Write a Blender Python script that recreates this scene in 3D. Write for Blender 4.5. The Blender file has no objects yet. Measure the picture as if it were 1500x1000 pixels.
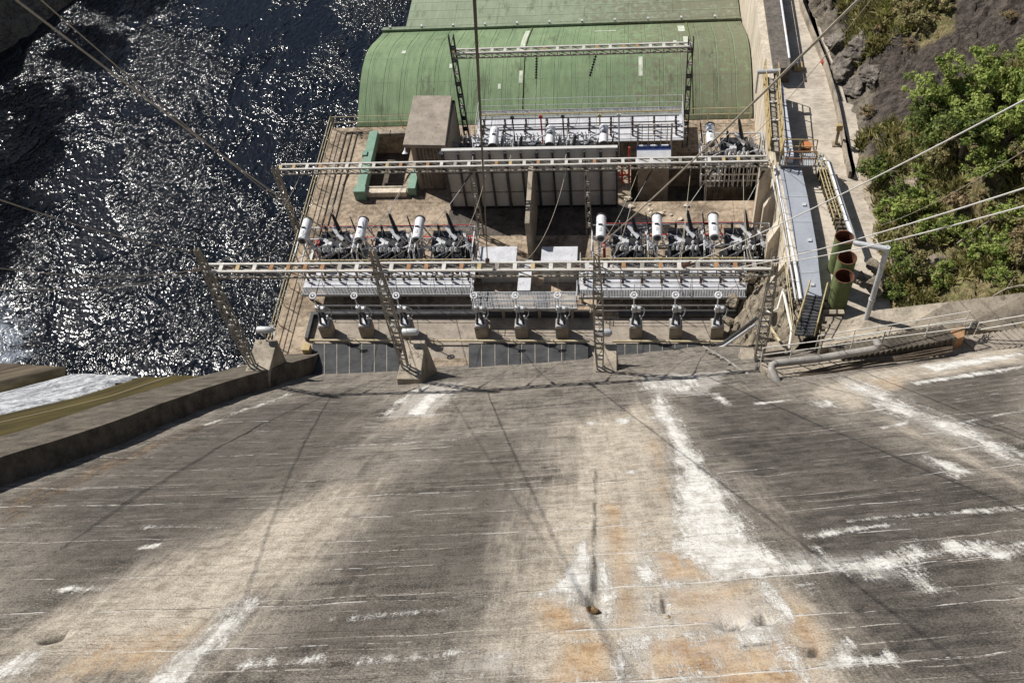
import bpy, math, random
import numpy as np
from mathutils import Vector, Matrix

random.seed(7)
scene = bpy.context.scene
COL = scene.collection

# ------------------------------------------------------------------ camera
F, CX, CY, H = 1458.0, 750.0, 500.0, 45.0
CAM = np.array([0.0, 0.0, H])
_n = np.array([915 - CX, 1650 - CY, F]); _n /= np.linalg.norm(_n)
_f = np.array([925 - CX, -1365 - CY, F]); _f -= _n * (_f @ _n); _f /= np.linalg.norm(_f)
_x = np.cross(_f, -_n)
ROT = np.array([_x, _f, -_n])          # world axes in camera space


def ray(px, py):
    return ROT @ np.array([px - CX, py - CY, F])


def at(px, py, z=0.0):
    """world point at height z on the sight line of a photo position"""
    d = ray(px, py)
    return Vector(CAM + d * ((z - H) / d[2]))


def atd(px, py, depth):
    return Vector(CAM + ray(px, py) * (depth / F))


cam = bpy.data.cameras.new('camera')
camo = bpy.data.objects.new('camera', cam); COL.objects.link(camo)
cam.sensor_width = 36.0; cam.lens = F / 1500 * 36; cam.clip_end = 2000; cam.clip_start = 0.1
m = Matrix.Identity(4)
for i in range(3):
    m[i][0] = ROT[i][0]; m[i][1] = -ROT[i][1]; m[i][2] = -ROT[i][2]; m[i][3] = CAM[i]
camo.matrix_world = m
scene.camera = camo

# ------------------------------------------------------------------ light
SUN = Vector((-0.83, 0.50, 1.0)).normalized()
w = bpy.data.worlds.new('World'); scene.world = w; w.use_nodes = True
nt = w.node_tree
sky = nt.nodes.new('ShaderNodeTexSky'); sky.sky_type = 'NISHITA'; sky.sun_disc = False
sky.sun_elevation = math.asin(SUN.z); sky.sun_rotation = math.atan2(SUN.x, SUN.y)
nt.links.new(sky.outputs[0], nt.nodes['Background'].inputs[0])
nt.nodes['Background'].inputs[1].default_value = 0.05
sun = bpy.data.lights.new('sun', 'SUN'); sun.energy = 4.6; sun.angle = math.radians(0.5); sun.color = (1.0, 0.96, 0.9)
so = bpy.data.objects.new('sun', sun); COL.objects.link(so)
so.rotation_euler = SUN.to_track_quat('Z', 'Y').to_euler()
scene.view_settings.view_transform = 'Standard'; scene.view_settings.look = 'None'
scene.view_settings.exposure = 0.32; scene.view_settings.gamma = 1.0
scene.render.engine = 'CYCLES'
scene.cycles.max_bounces = 6; scene.cycles.diffuse_bounces = 2; scene.cycles.glossy_bounces = 3
scene.cycles.transparent_max_bounces = 8
scene.cycles.sample_clamp_indirect = 4.0


# ------------------------------------------------------------------ materials
class N:
    """small node-graph helper"""
    def __init__(s, name):
        s.m = bpy.data.materials.new(name); s.m.use_nodes = True
        s.t = s.m.node_tree; s.b = s.t.nodes['Principled BSDF']
        s.pos = s.new('ShaderNodeNewGeometry').outputs['Position']

    def new(s, t, **k):
        n = s.t.nodes.new(t)
        for a, v in k.items(): setattr(n, a, v)
        return n

    def link(s, a, b): s.t.links.new(a, b)

    def put(s, sock, v):
        if isinstance(v, (int, float)): sock.default_value = v
        elif isinstance(v, (tuple, list)):
            sock.default_value = tuple(v) + ((1.0,) if len(v) == 3 and len(sock.default_value) == 4 else ())
        else: s.link(v, sock)

    def scaled(s, src, sc):
        n = s.new('ShaderNodeMapping'); n.inputs['Scale'].default_value = sc if isinstance(sc, tuple) else (sc,) * 3
        s.link(src, n.inputs[0]); return n.outputs[0]

    def noise(s, scale, detail=4, rough=0.6, src=None, dist=0.0, typ='FBM'):
        n = s.new('ShaderNodeTexNoise'); n.inputs['Scale'].default_value = 1.0
        n.inputs['Detail'].default_value = detail; n.inputs['Roughness'].default_value = rough
        n.inputs['Distortion'].default_value = dist
        s.link(s.scaled(src or s.pos, scale), n.inputs['Vector']); return n.outputs['Fac']

    def vor(s, scale, src=None, feature='F1', rnd=1.0):
        n = s.new('ShaderNodeTexVoronoi', feature=feature); n.inputs['Scale'].default_value = 1.0
        n.inputs['Randomness'].default_value = rnd
        s.link(s.scaled(src or s.pos, scale), n.inputs['Vector']); return n.outputs[0]

    def math(s, op, a, b=0.0, c=0.0, clamp=False):
        n = s.new('ShaderNodeMath', operation=op); n.use_clamp = clamp
        for i, v in enumerate((a, b, c)): s.put(n.inputs[i], v)
        return n.outputs[0]

    def step(s, v, lo, hi, a=0.0, b=1.0):
        n = s.new('ShaderNodeMapRange'); n.interpolation_type = 'SMOOTHSTEP'
        s.put(n.inputs[0], v); n.inputs[1].default_value = lo; n.inputs[2].default_value = hi
        n.inputs[3].default_value = a; n.inputs[4].default_value = b
        return n.outputs[0]

    def mix(s, f, a, b, typ='MIX'):
        n = s.new('ShaderNodeMix', data_type='RGBA', blend_type=typ)
        s.put(n.inputs[0], f); s.put(n.inputs[6], a); s.put(n.inputs[7], b); return n.outputs[2]

    def attr(s, name):
        n = s.new('ShaderNodeAttribute'); n.attribute_name = name; return n

    def sep(s, src=None):
        n = s.new('ShaderNodeSeparateXYZ'); s.link(src or s.pos, n.inputs[0]); return n.outputs

    def bump(s, h, strength=0.3, dist=0.05):
        n = s.new('ShaderNodeBump'); n.inputs['Strength'].default_value = strength; n.inputs['Distance'].default_value = dist
        s.link(h, n.inputs['Height']); s.link(n.outputs[0], s.b.inputs['Normal']); return n

    def out(s, col, rough=0.8, metal=0.0, spec=None):
        s.put(s.b.inputs['Base Color'], col); s.put(s.b.inputs['Roughness'], rough); s.put(s.b.inputs['Metallic'], metal)
        if spec is not None: s.b.inputs['Specular IOR Level'].default_value = spec
        return s.m


def weathered(name, a, b, sc=0.8, fine=6.0, rough=0.85, metal=0.0, bump=0.25, stain=None, stain_amt=0.5, lo=0.35, hi=0.65, spec=0.3):
    g = N(name)
    n1 = g.noise(sc, 5, 0.65); n2 = g.noise(fine, 4, 0.7)
    f = g.step(g.math('ADD', g.math('MULTIPLY', n1, 0.65), g.math('MULTIPLY', n2, 0.35)), lo, hi)
    c = g.mix(f, a, b)
    if stain:
        s2 = g.step(g.noise(tuple(k * 1.7 + 0.3 for k in sc) if isinstance(sc, tuple) else sc * 1.7 + 0.3, 6, 0.7), 1.0 - stain_amt, 1.12 - stain_amt)
        c = g.mix(s2, c, stain)
    g.bump(g.noise(fine * 2.5, 3, 0.6), bump, 0.03)
    return g.out(c, rough, metal, spec)


MT = {}
MT['concrete'] = weathered('pale weathered concrete', (0.19, 0.165, 0.13), (0.42, 0.36, 0.28), 0.9, 9, stain=(0.11, 0.095, 0.075), stain_amt=0.45)
MT['concrete_dark'] = weathered('dark lichened concrete', (0.05, 0.043, 0.034), (0.16, 0.135, 0.105), 1.2, 12, stain=(0.06, 0.05, 0.04), stain_amt=0.42)
MT['concrete_grey'] = weathered('grey pitted concrete', (0.22, 0.19, 0.155), (0.36, 0.31, 0.255), 1.5, 14, stain=(0.14, 0.12, 0.1), stain_amt=0.44)
MT['pillar'] = weathered('streaked wall concrete', (0.4, 0.345, 0.275), (0.68, 0.6, 0.48), (2.2, 2.2, 0.35), 7, stain=(0.22, 0.17, 0.12), stain_amt=0.38)
MT['galv'] = weathered('galvanised steel', (0.42, 0.43, 0.44), (0.6, 0.61, 0.62), 2, 20, rough=0.5, metal=0.2, bump=0.05)
MT['steel_white'] = weathered('cream painted steel', (0.42, 0.4, 0.365), (0.6, 0.58, 0.535), 1.5, 12, rough=0.6, stain=(0.36, 0.25, 0.14), stain_amt=0.33, bump=0.08)
MT['steel_grey'] = weathered('old grey lattice steel', (0.2, 0.18, 0.15), (0.36, 0.33, 0.28), 2, 12, rough=0.7, stain=(0.17, 0.1, 0.06), stain_amt=0.4, bump=0.1)
MT['rust'] = weathered('rusty steel', (0.24, 0.12, 0.06), (0.38, 0.23, 0.12), 3, 14, rough=0.85)
MT['ochre'] = weathered('ochre paint', (0.34, 0.25, 0.11), (0.47, 0.37, 0.2), 3, 14, rough=0.7, stain=(0.3, 0.18, 0.07), stain_amt=0.4)
MT['yellow'] = weathered('yellow paint', (0.36, 0.29, 0.14), (0.5, 0.42, 0.24), 3, 14, rough=0.6, stain=(0.36, 0.24, 0.1), stain_amt=0.4)
MT['rail'] = weathered('faded yellow handrail', (0.42, 0.35, 0.2), (0.58, 0.5, 0.34), 1.5, 10, rough=0.65, stain=(0.32, 0.22, 0.12), stain_amt=0.42)
MT['white'] = weathered('white enamel', (0.6, 0.61, 0.64), (0.76, 0.77, 0.79), 1.6, 10, rough=0.4, bump=0.02, spec=0.5, stain=(0.4, 0.37, 0.33), stain_amt=0.36)
MT['slab_white'] = weathered('pale grey sheet', (0.42, 0.425, 0.45), (0.6, 0.605, 0.63), 1.2, 9, rough=0.6, bump=0.04, stain=(0.3, 0.28, 0.26), stain_amt=0.42)
MT['panel'] = weathered('off white wall panel', (0.45, 0.44, 0.42), (0.58, 0.57, 0.54), 0.8, 7, rough=0.7, bump=0.04, stain=(0.42, 0.39, 0.35), stain_amt=0.36)
MT['black'] = weathered('black enamel', (0.012, 0.012, 0.014), (0.04, 0.04, 0.042), 3, 15, rough=0.35, bump=0.05, spec=0.5)
MT['dark'] = weathered('dark grey steel', (0.03, 0.03, 0.034), (0.08, 0.08, 0.082), 2.5, 12, rough=0.5, bump=0.08)
MT['porcelain'] = weathered('brown porcelain', (0.05, 0.018, 0.012), (0.09, 0.035, 0.022), 5, 20, rough=0.2, bump=0.02, spec=0.6)
MT['red'] = weathered('red pipe paint', (0.34, 0.035, 0.025), (0.46, 0.07, 0.05), 2, 12, rough=0.5, bump=0.05)
MT['orange'] = weathered('orange paint', (0.4, 0.14, 0.05), (0.52, 0.22, 0.09), 2, 12, rough=0.6)
MT['blue'] = weathered('navy band paint', (0.03, 0.05, 0.16), (0.05, 0.075, 0.2), 2, 12, rough=0.5)
MT['duct'] = weathered('grey sheet duct', (0.27, 0.29, 0.33), (0.34, 0.36, 0.4), 0.7, 6, rough=0.55, bump=0.03, stain=(0.24, 0.24, 0.25), stain_amt=0.36)
MT['duct_pale'] = weathered('pale blue grey sheet', (0.4, 0.42, 0.46), (0.5, 0.52, 0.56), 0.9, 7, rough=0.5, bump=0.03)
MT['pipe_green'] = weathered('mossy green pipe paint', (0.1, 0.125, 0.05), (0.18, 0.215, 0.09), 1.5, 8, rough=0.7, stain=(0.24, 0.2, 0.1), stain_amt=0.42)
MT['pipe_rust'] = weathered('pipe inside rust', (0.04, 0.02, 0.013), (0.2, 0.085, 0.045), 1.5, 9, rough=0.9)
MT['green_steel'] = weathered('sea green paint', (0.14, 0.25, 0.185), (0.22, 0.34, 0.26), 1.4, 8, rough=0.55, stain=(0.14, 0.22, 0.16), stain_amt=0.4)
MT['cable'] = weathered('weathered cable', (0.3, 0.26, 0.2), (0.42, 0.37, 0.3), 2, 12, rough=0.5)
MT['cable_bright'] = weathered('bright cable', (0.62, 0.6, 0.56), (0.7, 0.68, 0.64), 2, 12, rough=0.45)
MT['cable_dark'] = weathered('dark cable', (0.06, 0.045, 0.03), (0.13, 0.1, 0.07), 2, 12, rough=0.6)
MT['slate'] = weathered('slate grey cover', (0.03, 0.031, 0.033), (0.065, 0.066, 0.068), 1.4, 8, rough=0.7, stain=(0.2, 0.17, 0.13), stain_amt=0.34)
MT['asphalt'] = weathered('dark gravel', (0.07, 0.063, 0.055), (0.19, 0.165, 0.14), 4, 25, bump=0.6)
MT['rubble'] = weathered('rubble stone', (0.1, 0.085, 0.065), (0.32, 0.27, 0.2), 2.2, 12, bump=0.7, stain=(0.32, 0.2, 0.06), stain_amt=0.35)
MT['crag'] = weathered('cracked grey crag', (0.06, 0.052, 0.045), (0.24, 0.21, 0.175), 2.2, 8, bump=0.9, stain=(0.04, 0.034, 0.03), stain_amt=0.46)
MT['grating'] = weathered('dull grating steel', (0.27, 0.275, 0.285), (0.4, 0.405, 0.415), 2, 14, rough=0.6, bump=0.05)
MT['recess'] = weathered('shade darkened concrete', (0.05, 0.043, 0.037), (0.14, 0.12, 0.1), 1.2, 8, stain=(0.03, 0.027, 0.024), stain_amt=0.46)  # concrete darkened to carry the shade at the foot of the panelled wall
MT['seep'] = weathered('amber seep crust', (0.06, 0.035, 0.018), (0.32, 0.2, 0.09), 4, 14, rough=0.6, bump=0.8)
MT['pipe_grey'] = weathered('weathered grey pipe', (0.2, 0.19, 0.17), (0.36, 0.34, 0.31), 1.2, 8, rough=0.6, stain=(0.12, 0.105, 0.09), stain_amt=0.42)
MT['wood'] = weathered('weathered wood', (0.2, 0.16, 0.11), (0.36, 0.3, 0.22), 2, 16, bump=0.3)
MT['bark'] = weathered('grey bark', (0.16, 0.13, 0.1), (0.3, 0.26, 0.21), 3, 18, bump=0.5)
MT['lichen'] = weathered('faded lichen patch', (0.36, 0.4, 0.3), (0.62, 0.64, 0.55), 2.5, 9, stain=(0.26, 0.32, 0.2), stain_amt=0.42)
MT['rail_white'] = weathered('whitewashed rail', (0.6, 0.57, 0.5), (0.74, 0.71, 0.64), 2, 12, rough=0.6)


def make_deck_mat():
    g = N('worn tan deck concrete')
    a = g.noise(0.35, 6, 0.7); b = g.noise(3.0, 5, 0.7); c = g.noise((6, 1.2, 4), 4, 0.7)
    f = g.step(g.math('ADD', g.math('MULTIPLY', a, 0.55), g.math('MULTIPLY', b, 0.45)), 0.36, 0.62)
    col = g.mix(f, (0.13, 0.1, 0.07), (0.46, 0.37, 0.275))
    col = g.mix(g.step(c, 0.6, 0.72, 0, 0.6), col, (0.6, 0.5, 0.4))
    col = g.mix(g.step(g.noise(0.8, 7, 0.8), 0.53, 0.64, 0, 0.8), col, (0.14, 0.105, 0.075))
    col = g.mix(g.step(g.noise(0.5, 6, 0.75), 0.56, 0.68, 0, 0.55), col, (0.33, 0.2, 0.11))
    col = g.mix(g.step(g.noise(9, 4, 0.85), 0.58, 0.63, 0, 0.6), col, (0.1, 0.08, 0.06))
    x, y, z = g.sep()
    # slab joints on a 2.2 m grid
    def joint(v, p):
        fr = g.math('ABSOLUTE', g.math('SUBTRACT', g.math('FRACT', g.math('DIVIDE', v, p)), 0.5))
        return g.step(fr, 0.485, 0.495)
    j = g.math('MAXIMUM', joint(x, 2.2), joint(y, 2.6))
    col = g.mix(g.math('MULTIPLY', j, 0.55), col, (0.12, 0.1, 0.08))
    g.bump(g.noise(12, 4, 0.7), 0.4, 0.03)
    return g.out(col, 0.9, 0, 0.2)


MT['deck'] = make_deck_mat()


def make_road_mat():
    g = N('cracked pale road concrete')
    a = g.noise(0.6, 6, 0.7); b = g.noise((2, 7, 3), 5, 0.75)
    f = g.step(g.math('ADD', g.math('MULTIPLY', a, 0.5), g.math('MULTIPLY', b, 0.5)), 0.38, 0.62)
    col = g.mix(f, (0.33, 0.285, 0.23), (0.56, 0.5, 0.415))
    cr = g.step(g.vor(0.75, feature='DISTANCE_TO_EDGE'), 0.01, 0.05, 0.3, 0.0)
    col = g.mix(cr, col, (0.55, 0.5, 0.42))
    g.bump(g.noise(10, 4, 0.7), 0.35, 0.03)
    return g.out(col, 0.9, 0, 0.2)


MT['road'] = make_road_mat()


def make_roof_mat(name, seam_axis, period, lap, light=(0.215, 0.29, 0.16), dark=(0.14, 0.205, 0.11), grime_from=-2.0):
    g = N(name)
    x, y, z = g.sep()
    a = g.noise(0.25, 6, 0.65); b = g.noise((4, 0.5, 0.5), 5, 0.7); c = g.noise(2.2, 6, 0.75)
    f = g.step(g.math('ADD', g.math('MULTIPLY', a, 0.5), g.math('MULTIPLY', b, 0.5)), 0.36, 0.64)
    col = g.mix(f, dark, light)
    # grime, heavier to the right of the roof
    gr = g.math('ADD', g.math('MULTIPLY', g.step(x, grime_from - 7, grime_from + 10), 0.3), c)
    col = g.mix(g.step(gr, 0.58, 0.82, 0, 0.8), col, (0.15, 0.14, 0.095))
    col = g.mix(g.step(g.noise((0.9, 0.25, 0.3), 6, 0.78), 0.54, 0.66, 0, 0.6), col, (0.075, 0.085, 0.05))
    col = g.mix(g.step(g.noise(5.0, 4, 0.7), 0.66, 0.74, 0, 0.45), col, (0.4, 0.44, 0.33))
    v = x if seam_axis == 'x' else y
    u = y if seam_axis == 'x' else x
    wob = g.math('MULTIPLY', g.math('SUBTRACT', g.noise(0.8, 2, 0.5), 0.5), 0.12)
    fr = g.math('FRACT', g.math('DIVIDE', g.math('ADD', v, wob), period))
    seam = g.step(g.math('ABSOLUTE', g.math('SUBTRACT', fr, 0.5)), 0.463, 0.488)
    seam_l = g.math('MULTIPLY', g.step(fr, 0.01, 0.05), g.step(fr, 0.05, 0.11, 1, 0))
    fr2 = g.math('FRACT', g.math('DIVIDE', u, lap))
    lapm = g.math('MULTIPLY', g.step(g.math('ABSOLUTE', g.math('SUBTRACT', fr2, 0.5)), 0.482, 0.495), g.step(g.noise(0.7, 3), 0.4, 0.6))
    col = g.mix(g.math('MULTIPLY', seam, 0.6), col, (0.05, 0.07, 0.035))
    col = g.mix(g.math('MULTIPLY', seam_l, 0.35), col, (0.32, 0.42, 0.27))
    col = g.mix(g.math('MULTIPLY', lapm, 0.4), col, (0.05, 0.075, 0.04))
    g.bump(g.math('ADD', g.math('MULTIPLY', g.math('MAXIMUM', seam, seam_l), 1.5), g.noise(5, 3)), 0.3, 0.05)
    return g.out(col, 0.8, 0, 0.25)


MT['roof'] = make_roof_mat('green roofing felt', 'x', 1.22, 2.3)
MT['roof_far'] = make_roof_mat('faded green roofing felt', 'y', 1.15, 3.4, (0.26, 0.305, 0.215), (0.19, 0.23, 0.155), -4.0)


def make_water_mat():
    g = N('dark rippled river water')
    x, y, z = g.sep()
    big = g.noise((0.1, 0.055, 0.1), 4, 0.6, dist=0.8)
    n1 = g.noise((1.9, 1.45, 1.0), 2, 0.5, dist=1.0); n2 = g.noise((4.6, 3.4, 3.0), 2, 0.5, dist=0.5)
    calm = g.step(g.math('ADD', g.math('MULTIPLY', big, 0.6), g.math('MULTIPLY', g.noise((0.3, 0.22, 0.3), 4, 0.65, dist=1.0), 0.4)), 0.42, 0.575, 0.2, 1.0)
    h = g.math('MULTIPLY', g.math('ADD', n1, g.math('MULTIPLY', n2, 0.3)), calm)
    g.bump(h, 1.0, 0.42)
    foam = g.math('MULTIPLY', g.step(x, -36.0, -47.0), g.step(y, 50.0, 37.0))
    fm = g.step(g.math('ADD', g.math('MULTIPLY', foam, 0.55), g.noise(0.6, 8, 0.78, dist=1.2)), 0.68, 0.98, 0, 0.85)
    col = g.mix(fm, (0.0014, 0.0026, 0.0058), (0.4, 0.45, 0.53))
    g.b.inputs['IOR'].default_value = 1.33
    return g.out(col, 0.15, 0.0, 0.8)


MT['water'] = make_water_mat()


def make_dam_mat():
    g = N('stained dam concrete')
    uv = g.attr('UVMap').outputs['Vector']
    A = g.attr('stain_a'); B = g.attr('stain_b')
    sa = g.new('ShaderNodeSeparateColor'); g.link(A.outputs['Color'], sa.inputs[0])
    sb = g.new('ShaderNodeSeparateColor'); g.link(B.outputs['Color'], sb.inputs[0])
    white, tan, orange = sa.outputs[0], sa.outputs[1], sa.outputs[2]
    dark, film, wet = sb.outputs[0], sb.outputs[1], sb.outputs[2]
    def nz(sc, det=5, r=0.65, dist=0.0, src=None): return g.noise((sc[0], sc[1], 1.0), det, r, src or uv, dist)
    def mul(*a):
        o = a[0]
        for k in a[1:]: o = g.math('MULTIPLY', o, k)
        return o
    def add(*a):
        o = a[0]
        for k in a[1:]: o = g.math('ADD', o, k)
        return o
    def sub(a, b): return g.math('SUBTRACT', a, b)
    sx = g.new('ShaderNodeSeparateXYZ'); g.link(uv, sx.inputs[0]); v = sx.outputs[1]; u = sx.outputs[0]
    vv = add(v, mul(nz((0.5, 0.5), 3), 0.12))

    def rows(p, su, seed):
        """per-row value: constant across a strip of height p, varying slowly along it"""
        c = g.new('ShaderNodeCombineXYZ'); g.link(mul(u, su), c.inputs[0]); g.link(add(mul(g.math('FLOOR', g.math('DIVIDE', vv, p)), 3.71), seed), c.inputs[1])
        return nz((1, 1), 3, 0.6, 0.0, c.outputs[0])
    blot = nz((0.4, 0.3), 6, 0.72); mid = nz((1.8, 2.2), 7, 0.82); grain = nz((22, 24), 3, 0.8); pit = nz((6, 7), 5, 0.85)
    run = add(mul(nz((1.5, 0.1), 6, 0.75), 0.6), mul(nz((5.0, 0.4), 5, 0.8), 0.4))
    lifts = rows(2.12, 0.05, 1.3); boards = rows(0.265, 0.22, 4.1)
    t = add(mul(blot, 0.2), mul(mid, 0.28), mul(grain, 0.16), mul(run, 0.14), mul(lifts, 0.08), mul(boards, 0.16))
    base = g.mix(g.step(t, 0.425, 0.58), (0.05, 0.044, 0.038), (0.32, 0.283, 0.237))
    base = g.mix(g.step(run, 0.5, 0.68, 0, 0.5), base, (0.33, 0.29, 0.235))
    base = g.mix(g.step(pit, 0.56, 0.6, 0, 0.85), base, (0.042, 0.036, 0.031))
    base = g.mix(g.step(grain, 0.585, 0.62, 0, 0.7), base, (0.44, 0.4, 0.34))
    base = g.mix(g.step(grain, 0.42, 0.385, 0, 0.75), base, (0.05, 0.043, 0.037))
    # darker weathered zones
    dk = g.step(add(dark, mul(sub(blot, 0.5), 0.8), mul(sub(mid, 0.5), 0.6), mul(sub(boards, 0.5), 0.5)), 0.3, 0.85)
    base = g.mix(mul(dk, 0.78), base, g.mix(g.step(add(mul(grain, .35), mul(mid, .4), mul(boards, .25)), 0.42, 0.6), (0.033, 0.029, 0.026), (0.13, 0.114, 0.1)))
    # dark fall-line stains
    base = g.mix(mul(g.step(nz((0.9, 0.05), 4, 0.75), 0.55, 0.68, 0, 0.5), g.step(nz((0.2, 0.16), 3), 0.45, 0.6)), base, (0.06, 0.052, 0.045))
    fr = g.math('FRACT', g.math('DIVIDE', vv, 2.12)); patch = nz((0.22, 0.5), 5, 0.75)

    def hair(p, su, seed, lo, hi, thick, brk):
        c = g.math('ABSOLUTE', sub(g.math('FRACT', g.math('DIVIDE', add(vv, seed * 0.37), p)), 0.5))
        w_ = thick / p
        return mul(g.step(c, w_ * 0.4, w_, 1, 0), g.step(rows(p, su, seed), lo, hi), g.step(nz((9, 5), 4, 0.85), brk, brk + 0.05))
    # crisp pale scratches and board marks
    base = g.mix(mul(hair(0.34, 0.16, 2.0, 0.56, 0.62, 0.03, 0.44), 0.7), base, (0.58, 0.54, 0.47))
    base = g.mix(mul(hair(0.21, 0.3, 7.0, 0.58, 0.63, 0.018, 0.45), 0.6), base, (0.5, 0.46, 0.4))
    base = g.mix(mul(hair(0.53, 0.1, 11.0, 0.52, 0.58, 0.022, 0.4), 0.65), base, (0.045, 0.038, 0.033))
    base = g.mix(mul(hair(0.29, 0.2, 15.0, 0.52, 0.58, 0.016, 0.42), 0.55), base, (0.05, 0.042, 0.036))
    # tan film and ochre seeps
    ragged = add(mul(nz((4.5, 0.32), 5, 0.8), 0.36), mul(nz((1.5, 0.75), 7, 0.82), 0.34), mul(nz((9, 8), 4, 0.85), 0.3))
    rg = sub(ragged, 0.5)
    tm = g.step(add(tan, mul(rg, 1.5), mul(sub(run, 0.5), 1.0)), 0.12, 1.0)
    tc = g.mix(g.step(add(mul(mid, 0.45), mul(grain, 0.25), mul(run, 0.3)), 0.4, 0.6), (0.35, 0.295, 0.225), (0.78, 0.69, 0.57))
    base = g.mix(mul(tm, 0.8), base, tc)
    base = g.mix(mul(tm, g.step(grain, 0.43, 0.39), 0.6), base, (0.13, 0.105, 0.08))
    base = g.mix(mul(tm, hair(0.3, 0.2, 21.0, 0.5, 0.56, 0.02, 0.42), 0.6), base, (0.11, 0.09, 0.07))
    om = g.step(add(mul(orange, 1.2), mul(rg, 2.6)), 0.2, 0.85)
    oc = g.mix(g.step(nz((1.2, 1.6), 6, 0.8), 0.38, 0.62), (0.32, 0.175, 0.07), (0.58, 0.41, 0.24))
    base = g.mix(mul(om, 0.85), base, oc)
    base = g.mix(mul(tm, g.step(pit, 0.56, 0.6), 0.6), base, (0.16, 0.12, 0.085))
    # pour joints: cracks, leached lines and lime runs hanging below them
    crk = mul(g.step(fr, 0.978, 0.99), g.step(nz((0.6, 1.0), 5, 0.75), 0.44, 0.54))
    base = g.mix(mul(crk, 0.8), base, (0.045, 0.038, 0.032))
    line = mul(g.step(fr, 0.0, 0.01), g.step(fr, 0.014, 0.034, 1, 0))
    ln = mul(line, g.step(add(mul(nz((1.2, 1.2), 6, 0.85), 0.55), mul(patch, 0.45), mul(film, 0.2)), 0.49, 0.57))
    base = g.mix(mul(ln, 0.9), base, (0.74, 0.72, 0.68))
    below = mul(sub(1.0, fr), 2.12)
    dn = nz((3.6, 0.02), 6, 0.85)
    dlen = mul(g.step(dn, 0.5, 0.8), g.step(add(mul(film, 0.5), patch), 0.52, 0.85), 1.1)
    drip = mul(g.step(sub(dlen, below), -0.03, 0.1), g.step(nz((10, 3), 4, 0.8), 0.36, 0.5))
    base = g.mix(mul(drip, 0.72), base, (0.66, 0.63, 0.58))
    # grey film and white lime, thin and streaky
    fm = g.step(add(film, mul(rg, 2.8)), 0.4, 1.05)
    base = g.mix(mul(fm, 0.62), base, (0.6, 0.57, 0.53))
    wsc = mul(g.step(white, 0.02, 0.14), rg)
    wm = g.step(add(white, mul(wsc, 3.4), mul(sub(grain, 0.5), g.step(white, 0.02, 0.14), 0.9)), 0.33, 0.72)
    dens = g.step(add(mul(nz((3.2, 0.5), 6, 0.8), .5), mul(nz((7, 6), 5, .8), .5)), 0.34, 0.5, 0.72, 1.0)
    wc = g.mix(g.step(nz((2.2, 1.2), 6, 0.8), 0.38, 0.58), (0.5, 0.47, 0.42), (0.8, 0.78, 0.735))
    wc = g.mix(mul(hair(0.34, 0.16, 2.0, 0.45, 0.55, 0.03, 0.44), 0.5), wc, (0.35, 0.3, 0.24))
    wc = g.mix(g.step(pit, 0.58, 0.62, 0, 0.75), wc, (0.28, 0.24, 0.19))
    base = g.mix(mul(wm, dens), base, wc)
    base = g.mix(mul(wm, hair(0.4, 0.25, 31.0, 0.5, 0.56, 0.022, 0.42), 0.6), base, (0.2, 0.17, 0.14))
    wt = g.step(add(wet, mul(rg, 2.0)), 0.35, 0.8)
    base = g.mix(mul(wt, 0.85), base, (0.04, 0.033, 0.026))
    hgt = add(mul(mid, 1.0), mul(grain, 0.5), mul(pit, -0.9), mul(wm, 0.25), mul(boards, 0.5), mul(crk, -0.6))
    g.bump(hgt, 0.85, 0.07)
    return g.out(base, 0.92, 0, 0.2)


MT['dam'] = make_dam_mat()


def make_chute_mat():
    g = N('mossy spillway chute')
    s = g.attr('lateral').outputs['Fac']
    uv = g.attr('UVMap').outputs['Vector']
    n = g.noise((1.5, 0.12, 1), 5, 0.7, uv); n2 = g.noise((8, 5, 1), 4, 0.7, uv)
    mo = g.mix(g.step(n, 0.35, 0.65), (0.036, 0.028, 0.007), (0.085, 0.064, 0.016))
    mo = g.mix(g.step(n2, 0.62, 0.72, 0, 0.5), mo, (0.2, 0.17, 0.09))
    br = g.mix(g.step(n, 0.35, 0.65), (0.04, 0.03, 0.018), (0.15, 0.118, 0.08))
    ss = g.math('ADD', s, g.math('MULTIPLY', g.math('SUBTRACT', n, 0.5), 0.5))
    c = g.mix(g.step(ss, 19.0, 19.4), mo, br)
    ln = g.math('MULTIPLY', g.step(s, 11.3, 11.6), g.step(s, 11.6, 11.9, 1, 0))
    c = g.mix(g.math('MULTIPLY', ln, 0.7), c, (0.42, 0.36, 0.25))
    g.bump(n2, 0.4, 0.05)
    return g.out(c, 0.75, 0, 0.3)


MT['chute'] = make_chute_mat()


def make_foam_mat():
    g = N('white running water')
    uv = g.attr('UVMap').outputs['Vector']
    n = g.noise((1.6, 0.35, 1), 7, 0.8, uv, 0.8); n2 = g.noise((7, 2.5, 1), 4, 0.75, uv)
    f = g.step(g.math('ADD', g.math('MULTIPLY', n, 0.6), g.math('MULTIPLY', n2, 0.4)), 0.4, 0.6)
    c = g.mix(f, (0.12, 0.13, 0.15), (0.76, 0.77, 0.79)); c = g.mix(g.step(g.noise((0.5, 0.12, 1), 5, 0.75, uv, 0.6), 0.52, 0.66, 0, 0.6), c, (0.16, 0.17, 0.2))
    g.bump(n2, 0.6, 0.08)
    return g.out(c, 0.5, 0, 0.4)


MT['foam'] = make_foam_mat()


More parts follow.
